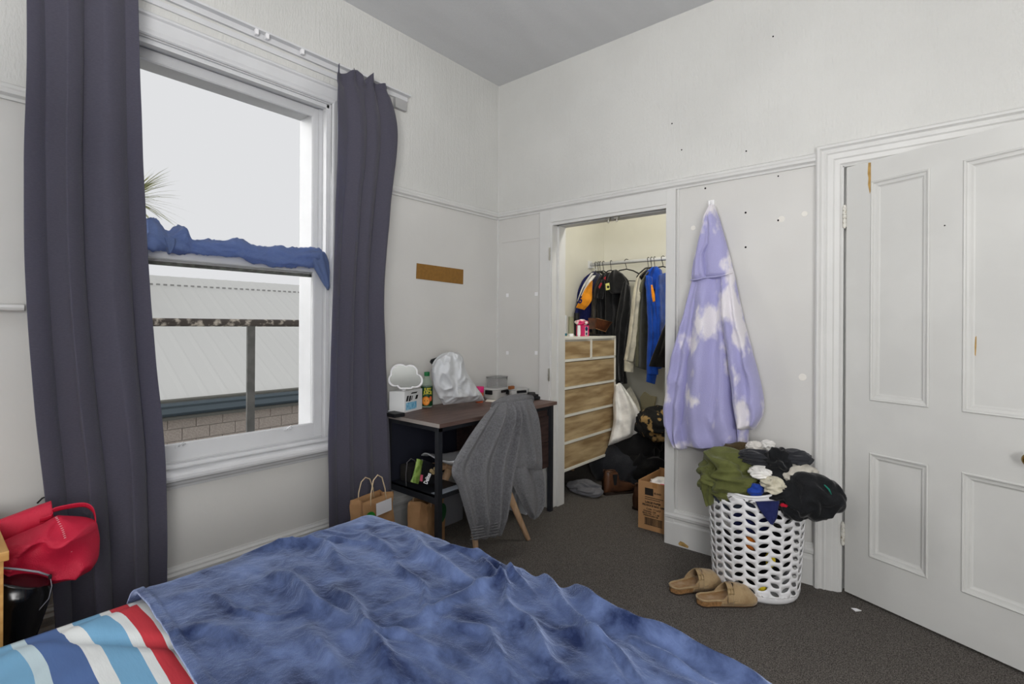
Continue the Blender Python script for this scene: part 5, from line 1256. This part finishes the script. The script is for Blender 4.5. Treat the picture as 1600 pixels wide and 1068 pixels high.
def garment(nm, label, px, parts, cat='clothes'):
    t_ = thing(nm, label, cat, (rx(px), RY_, RZ_ - 0.3), 'clothes hanging in the closet')
    for pn, Lp, Rp, mt, kw in parts:
        k = dict(front=0.035, back=0.03, fold=0.012, ff=2.0, wr=0.01, wf=12, nu=36, nv=44, prof=lambda v: min(1, 0.45 + v * 2)); k.update(kw)
        yl, yr = k.pop('yl', 3.90), k.pop('yr', 4.08 if px < 950 else 4.28)
        hang(pn, [P(a_, c_, y=yl) for a_, c_ in Lp], [P(a_, c_, y=yr) for a_, c_ in Rp], Vector((0.8, -0.6, 0)), k.pop('front'), k.pop('back'), mt, t_, **k)
    return t_
for px, lab in ((931, 'black hanger of the navy top, nearest the left closet wall'), (935, 'black hanger of the orange jersey'), (938, 'black hanger of the brown grey top'), (943, 'black hanger of the black tee with red lettering'), (955, 'black hanger of the black hoodie'), (1013, 'black hanger of the cream sweatshirt'), (1018, 'black hanger of the grey green sweatshirt'), (1023, 'black hanger of the blue hoodie')):
    hanger(px, lab)
hanger(979, 'empty velvet black hanger turned towards the room', 0.75, mat('velvet_black', (20, 20, 22), 0.9), -0.015)
hanger(1036, 'black hanger of the blue and yellow jacket by the closet post', 0.5)
M_nvj, M_orj, M_gry, M_char = cloth('navy_jersey', (34, 38, 88)), cloth('orange_jersey', (236, 152, 44)), cloth('brown_grey_knit', (68, 63, 56)), cloth('black_jersey', (30, 30, 31))
garment('jersey', 'navy top with white piping, leftmost on the closet rail', 931, [('body', [(927, 424), (912, 435), (903, 455), (897, 480), (898, 500)], [(932, 426), (930, 445), (928, 470), (926, 500), (926, 520)], M_nvj, {}), ('white_piping', [(924, 426), (914, 440), (907, 455), (902, 470)], [(928, 426), (917, 441), (910, 456), (904, 471)], M_wht, dict(yl=3.86, yr=3.86, front=0.008, back=0.01, nu=16, nv=20))], 'jersey')
oj = garment('jersey', 'orange and navy jersey with a navy numeral on its sleeve', 935, [('body', [(932, 427), (918, 440), (908, 458), (899, 484), (897, 500)], [(938, 428), (934, 450), (930, 475), (928, 500), (928, 520)], M_nvj, dict(yl=3.82)), ('orange_panel', [(924, 438), (914, 452), (905, 470), (900, 480)], [(926, 440), (925, 455), (924, 470), (913, 484)], M_orj, dict(yl=3.78, yr=3.84, front=0.012, back=0.012, fold=0.003)), ('collar', [(926, 430), (918, 440), (912, 452), (907, 464)], [(931, 430), (922, 443), (915, 455), (910, 466)], M_wht, dict(yl=3.80, yr=3.80, front=0.010, back=0.008, nu=16, nv=20))], 'jersey')
text('numeral', '6', 0.085, P(903, 474, y=3.762), (0.9, 0, 0.12), (0.12, 0, 1), M_nvj, oj, bold=0.003, ext=0.001)
garment('sweater', 'brown grey top between the orange jersey and the black tee', 938, [('body', [(938, 430), (930, 445), (925, 470), (925, 500), (926, 540)], [(944, 430), (942, 455), (940, 490), (940, 520), (940, 545)], M_gry, {})])
bt2 = garment('tee_shirt', 'black tee with red lettering beside the black hoodie', 943, [('body', [(943, 427), (935, 440), (932, 460), (934, 490), (935, 530)], [(953, 425), (955, 450), (953, 480), (953, 510), (953, 545)], M_char, {}), ('sleeve', [(938, 436), (931, 450), (929, 465)], [(945, 440), (944, 455), (942, 467)], M_char, dict(yl=3.83, yr=3.95))], 'tee')
b = B(); b.poly([P(935, 448, y=3.80), P(939, 441, y=3.80), P(941, 443, y=3.80), P(937, 451, y=3.80)], -Y * 0.001); b.poly([P(943, 434, y=3.85), P(947, 431, y=3.85), P(946, 438, y=3.85)], -Y * 0.001); mk('red_lettering', b, mat('dark_red_print', (150, 40, 48), 0.7), bt2)
bh = garment('hooded_jacket', 'long black hooded jacket with a yellow badge', 955, [('body', [(952, 430), (946, 450), (946, 480), (947, 520), (955, 560), (965, 600)], [(970, 428), (980, 445), (984, 480), (980, 520), (975, 560), (978, 596)], M_char, dict(front=0.07, back=0.05, fold=0.02)), ('hood', [(957, 422), (950, 432), (948, 446), (955, 458)], [(962, 421), (974, 430), (982, 442), (980, 458)], M_char, dict(yl=3.86, yr=4.1, front=0.06)), ('sleeve', [(975, 440), (968, 470), (962, 510), (960, 550), (962, 592)], [(985, 450), (984, 480), (978, 520), (974, 560), (972, 598)], M_char, dict(yl=3.82, yr=4.0, front=0.05))], 'jacket')
b = B(); c = P(950, 448, y=3.77); b.obox(c - X * 0.018 - Z * 0.028, Vector((0.036, 0, 0.006)), -Y * 0.002, Vector((-0.006, 0, 0.056))); mk('badge', b, mat('pale_yellow_badge', (206, 204, 120), 0.7), bh)
b = B(); disc(b, c + Vector((0.002, -0.0025, 0)), -Y, [(0.012, 0), (0.009, 0.001)], 12); mk('badge_mark', b, M_black, bh)
garment('sweatshirt', 'cream sweatshirt with long sleeve hanging in the middle of the closet', 1013, [('body', [(1010, 421), (998, 430), (992, 445), (990, 480), (990, 545)], [(1014, 422), (1008, 440), (1004, 470), (1002, 510), (1002, 550)], M_cream, {}), ('sleeve', [(996, 432), (990, 455), (986, 490), (981, 530), (975, 562)], [(1002, 440), (999, 465), (996, 500), (994, 535), (990, 566)], M_cream, dict(yl=3.82, yr=3.92, front=0.04)), ('cuff', [(975.5, 562), (976, 580)], [(989, 565), (989, 581)], M_cream, dict(yl=3.83, yr=3.91, front=0.03, nv=14, fold=0.003, ff=6))], 'sweatshirt')
garment('sweatshirt', 'grey green sweatshirt between the cream one and the blue hoodie', 1018, [('body', [(1012, 424), (1002, 440), (996, 460), (993, 500), (993, 560), (993, 572)], [(1018, 424), (1012, 450), (1013, 490), (1015, 540), (1012, 572), (1010, 578)], cloth('grey_green_knit', (96, 95, 78)), dict(front=0.05, yl=3.86, fold=0.015))], 'sweatshirt')
M_blue = cloth('cobalt_fleece', (34, 78, 176))
garment('hoodie', 'cobalt blue hoodie hanging beside the grey green sweatshirt', 1023, [('hood', [(1019, 417), (1010, 426), (1007, 440), (1010, 452)], [(1026, 416), (1033, 424), (1035, 440), (1030, 452)], M_blue, dict(front=0.05, yl=3.9, yr=4.1)), ('body', [(1013, 440), (1013, 480), (1014, 530), (1015, 580)], [(1033, 440), (1035, 480), (1036, 530), (1036, 572)], M_blue, {}), ('sleeve', [(1009, 430), (1011, 470), (1013, 520), (1011, 560), (1011, 584)], [(1019, 434), (1021, 475), (1026, 520), (1028, 560), (1027, 584)], M_blue, dict(yl=3.80, yr=3.9, front=0.05)), ('cuff', [(1011, 582), (1010, 596)], [(1026, 582), (1023, 600)], M_blue, dict(yl=3.80, yr=3.9, front=0.03, nv=14, fold=0.003, ff=5))])
garment('jacket', 'blue jacket with yellow inner trim partly behind the closet post', 1036, [('body', [(1028, 430), (1024, 460), (1026, 500), (1028, 560)], [(1046, 424), (1050, 460), (1052, 500), (1052, 560)], M_blue, dict(yl=3.84)), ('yellow_trim', [(1017, 445), (1018, 458), (1020, 472)], [(1019, 445), (1022, 460), (1023, 470)], M_orj, dict(yl=3.76, yr=3.78, front=0.008, back=0.006, nu=12, nv=14))], 'jacket')
garment('skirt', 'black garment flaring behind the closet post', 1045, [('body', [(1040, 505), (1030, 530), (1020, 555), (1014, 572)], [(1050, 490), (1053, 520), (1056, 550), (1056, 575)], M_char, dict(yl=3.72, yr=3.95, front=0.04))], 'skirt')

# closet floor
gf = 'clutter on the closet floor'
pw = hang('pillow', [P(961, 602, y=3.72), P(958, 625, y=3.72), P(958, 660, y=3.68), P(950, 696, y=3.62)], [P(968, 598, y=3.86), P(986, 622, y=3.86), P(1000, 650, y=3.86), P(996, 680, y=3.8)], Vector((0.5, -0.8, 0.3)), 0.10, 0.08, M_wht, nu=60, nv=60, fold=0.02, ff=2.2, wr=0.03, wf=5)
tag(pw, 'white quilt slumped beside the chest of drawers', 'quilt')
p2 = hang('pillow', [P(975, 612, y=4.0), P(975, 640, y=3.98), P(980, 668, y=3.95)], [P(984, 603, y=4.1), P(998, 630, y=4.1), P(1004, 662, y=4.05)], Vector((0.5, -0.8, 0.3)), 0.06, 0.06, cloth('ivory', (214, 210, 196)), nu=40, nv=40, wr=0.02, wf=6)
tag(p2, 'ivory pillow leaning behind the white quilt', 'pillow')
b = B(); b.poly([P(1000, 620, y=4.32), P(1006, 612, y=4.32), P(1014, 618, y=4.32), P(1024, 620, y=4.32), P(1021, 636, y=4.32), P(1024, 655, y=4.32), P(1003, 655, y=4.32)], Y * 0.03); tag(mk('board', b, mat('buff_card', (190, 180, 146), 0.8)), 'buff sheet of card with a ragged top against the closet wall', 'card')
b = B(); b.box(-1.82, -1.55, 4.05, 4.3, 0, 0.42, 0.01); tag(mk('storage_box', b, M_blk2), 'charcoal box hidden behind the clothes pile in the closet', 'box')
def pile(px, py, yy, s3, mt, label, seed, cat='clothes', **k):
    c = P(px, py, y=yy); o = crumple('garment', c, s3, mt, seed=seed, floor=0.003, **k); return tag(o, label, cat, gf)
pile(988, 700, 3.86, (0.25, 0.17, 0.27), M_char, 'big black coat heaped in the middle of the closet floor', 60, 'coat', amp=0.26, fr=1.8)
pile(965, 730, 3.74, (0.25, 0.12, 0.20), M_blk2, 'charcoal garment spilling forward below the black coat', 61, amp=0.26, fr=1.8)
pile(1003, 668, 3.86, (0.12, 0.10, 0.12), M_blk, 'black sleeve shape climbing the back of the heap', 62, amp=0.35)
pile(1008, 728, 3.78, (0.14, 0.12, 0.17), M_char, 'black garment between the heap and the black case', 65, amp=0.3)
pile(915, 762, 3.30, (0.13, 0.085, 0.055), cloth('slate_wool', (104, 104, 108)), 'slate grey jumper lying in front of the heap', 63, 'jumper', amp=0.35, fr=2.4)
pile(1024, 662, 3.78, (0.15, 0.12, 0.13), mat('camouflage_cloth', (30, 30, 30), 0.9, rgb2=(170, 140, 90), vscale=11, lo=0.56, hi=0.6, bump=0.3, bscale=60), 'camouflage patterned bag on top of the black case', 64, 'bag', amp=0.3, fr=2.2)
b = B(); b.box(-1.52, -1.20, 3.62, 3.92, 0.0, 0.44, 0.02); tag(mk('suitcase', b, M_blk), 'black case standing behind the cardboard box', 'case', gf)
# boots
M_boot = mat('brown_boot_leather', (92, 60, 40), 0.38, rgb2=(62, 38, 26), vscale=10, spec=0.4)
def boot(heel, dirv, label):
    u = Vector((dirv[0], dirv[1], 0)).normalized(); v = Z.cross(u); h0 = Vector((heel[0], heel[1], 0)); Lb = 0.275
    t_ = thing('boot', label, 'boot', h0 + u * 0.1, 'pair of brown boots')
    ks = [(0.0, 0.030, 0.16, 0.03), (0.10, 0.036, 0.165, 0), (0.22, 0.038, 0.16, 0), (0.36, 0.037, 0.15, 0), (0.44, 0.038, 0.098, 0), (0.56, 0.042, 0.078, 0), (0.72, 0.046, 0.064, 0), (0.88, 0.042, 0.052, 0), (0.97, 0.026, 0.040, 0), (1.0, 0.008, 0.03, 0)]
    b = B(); rings = []
    for t, w_, h_, _ in ks:
        ring = []
        for k in range(20):
            a = 2 * PI * k / 20; cx_, sy_ = math.cos(a), math.sin(a)
            e = 0.6 if t > 0.4 else 0.5
            ring.append(b.bm.verts.new(h0 + u * (t * Lb + (0.012 if t < 0.4 and sy_ > 0 else 0)) + v * (w_ * math.copysign(abs(cx_) ** e, cx_) * (0.82 if (t < 0.4 and sy_ > 0) else 1)) + Z * (0.012 + h_ / 2 + h_ / 2 * math.copysign(abs(sy_) ** 0.7, sy_))))
        rings.append(ring)
    for i in range(len(rings) - 1):
        for k in range(20): b.bm.faces.new((rings[i][k], rings[i][(k + 1) % 20], rings[i + 1][(k + 1) % 20], rings[i + 1][k]))
    b.bm.faces.new(rings[0]); b.bm.faces.new(rings[-1]); mk('boot_upper', b, M_boot, t_, smooth=True)
    b = B(); lp = [(0.0, 0.02), (0.03, 0.034), (0.2, 0.037), (0.45, 0.038), (0.72, 0.047), (0.9, 0.042), (1.0, 0.018)]
    loop = [h0 + u * (t * Lb * 1.02) + v * w_ for t, w_ in lp] + [h0 + u * (t * Lb * 1.02) - v * w_ for t, w_ in lp[::-1]]
    b.poly(loop, Z * 0.014); b.obox(h0 - v * 0.034 - u * 0.0, u * 0.07, v * 0.068, Z * 0.02, 0.003); mk('sole', b, mat('boot_sole', (40, 28, 22), 0.7), t_)
    for s_ in (1, -1):
        b = B(); b.poly([h0 + u * 0.055 + v * 0.040 * s_ + Z * 0.155, h0 + u * 0.095 + v * 0.040 * s_ + Z * 0.155, h0 + u * 0.085 + v * 0.042 * s_ + Z * 0.075, h0 + u * 0.065 + v * 0.042 * s_ + Z * 0.075], v * 0.002 * s_)
        mk('elastic_gusset', b, M_blk, t_)
    b = B(); b.tube([h0 + u * 0.0 + Z * 0.165, h0 - u * 0.004 + Z * 0.185, h0 + u * 0.008 + Z * 0.188, h0 + u * 0.010 + Z * 0.16], 0.004, 6); b.tube([h0 + u * 0.03 + v * 0.028 + Z * 0.172, h0 + u * 0.085 + v * 0.026 + Z * 0.172, h0 + u * 0.10 + Z * 0.172, h0 + u * 0.085 - v * 0.026 + Z * 0.172, h0 + u * 0.03 - v * 0.028 + Z * 0.172, h0 + u * 0.01 + Z * 0.172], 0.004, 6, closed=True); mk('pull_tab', b, M_boot, t_, smooth=True)
    return t_
q0, q1 = P(943, 772, z=0), P(995, 766, z=0)
boot(q0, (q1 - q0), 'brown leather ankle boot lying open in front of the black heap')
boot(P(994, 797, z=0), (0.10, 1, 0), 'brown boot half hidden behind the cardboard box')
# cardboard box
M_card = mat('corrugated_card', (176, 134, 92), 0.85, var=0.06, vscale=6)
bx0, bx1, by0, by1, bh_ = -1.437, -1.222, 2.965, 3.29, 0.30
cbx = thing('cardboard_box', 'open brown cardboard carton with black printing in the closet doorway', 'box', ((bx0 + bx1) / 2, (by0 + by1) / 2, 0))
b = B(); t = 0.004
b.box(bx0, bx1, by0, by0 + t, 0.001, bh_); b.box(bx0, bx1, by1 - t, by1, 0.001, bh_ + 0.01); b.box(bx0, bx0 + t, by0 + t, by1 - t, 0.001, bh_); b.box(bx1 - t, bx1, by0 + t, by1 - t, 0.001, bh_); b.box(bx0 + t, bx1 - t, by0 + t, by1 - t, 0.001, 0.006); mk('carton', b, M_card, cbx)
yf = by0 - 0.0004
M_ink = mat('black_ink', (38, 32, 28), 0.8)
b = B(); b.box(bx0 + 0.045, bx0 + 0.10, yf - 0.0006, yf, 0.218, 0.262); mk('logo_square', b, M_ink, cbx)
tx_ = lambda s_, sz, xo, zz, mt=M_ink, bold=0.0004: text('printing', s_, sz, (bx0 + xo, yf, zz), X, Z, mt, cbx, bold=bold, ext=0.0003)
tx_('PACK', 0.014, 0.052, 0.236, M_card)
tx_('ISLAND', 0.014, 0.104, 0.232)
for k in range(2):
    b = B(); b.box(bx0 + 0.045, bx0 + 0.165 - 0.02 * k, yf - 0.0006, yf, 0.203 - k * 0.012, 0.207 - k * 0.012); mk('small_print', b, M_ink, cbx)
tx_('LARGE PAPER', 0.017, 0.046, 0.168, bold=0.0008); tx_('PRODUCE BAG 100M', 0.016, 0.028, 0.150, bold=0.0008)
tx_('Code: 17/16/27', 0.015, 0.055, 0.128); tx_('Quantity: 500', 0.015, 0.035, 0.113); tx_('Batch No: 17.1.08', 0.015, 0.030, 0.099); tx_('9400542000108', 0.015, 0.035, 0.085)
b = B(); rr = random.Random(3); xx = bx0 + 0.045
while xx < bx0 + 0.155:
    wv = rr.choice((0.0012, 0.002, 0.003)); b.box(xx, xx + wv, yf - 0.0006, yf, 0.035, 0.076); xx += wv + rr.choice((0.0012, 0.002))
b.box(bx0 + 0.042, bx0 + 0.16, yf - 0.0006, yf, 0.076, 0.078); b.box(bx0 + 0.042, bx0 + 0.16, yf - 0.0006, yf, 0.033, 0.035); mk('barcode', b, M_ink, cbx)
b = B(); b.box(bx0 + 0.095, bx0 + 0.125, yf - 0.0008, yf, 0.27, bh_); mk('tape', b, mat('brown_tape', (160, 116, 72), 0.4), cbx)
o = crumple('packet', (bx0 + 0.12, by0 + 0.10, bh_ - 0.025), (0.075, 0.07, 0.035), mat('white_pink_film', (232, 228, 226), 0.3, rgb2=(206, 40, 110), vscale=9, lo=0.56, hi=0.58), seed=71, amp=0.2, sub=4); tag(o, 'white and pink packet lying in the top of the cardboard carton', 'packet')
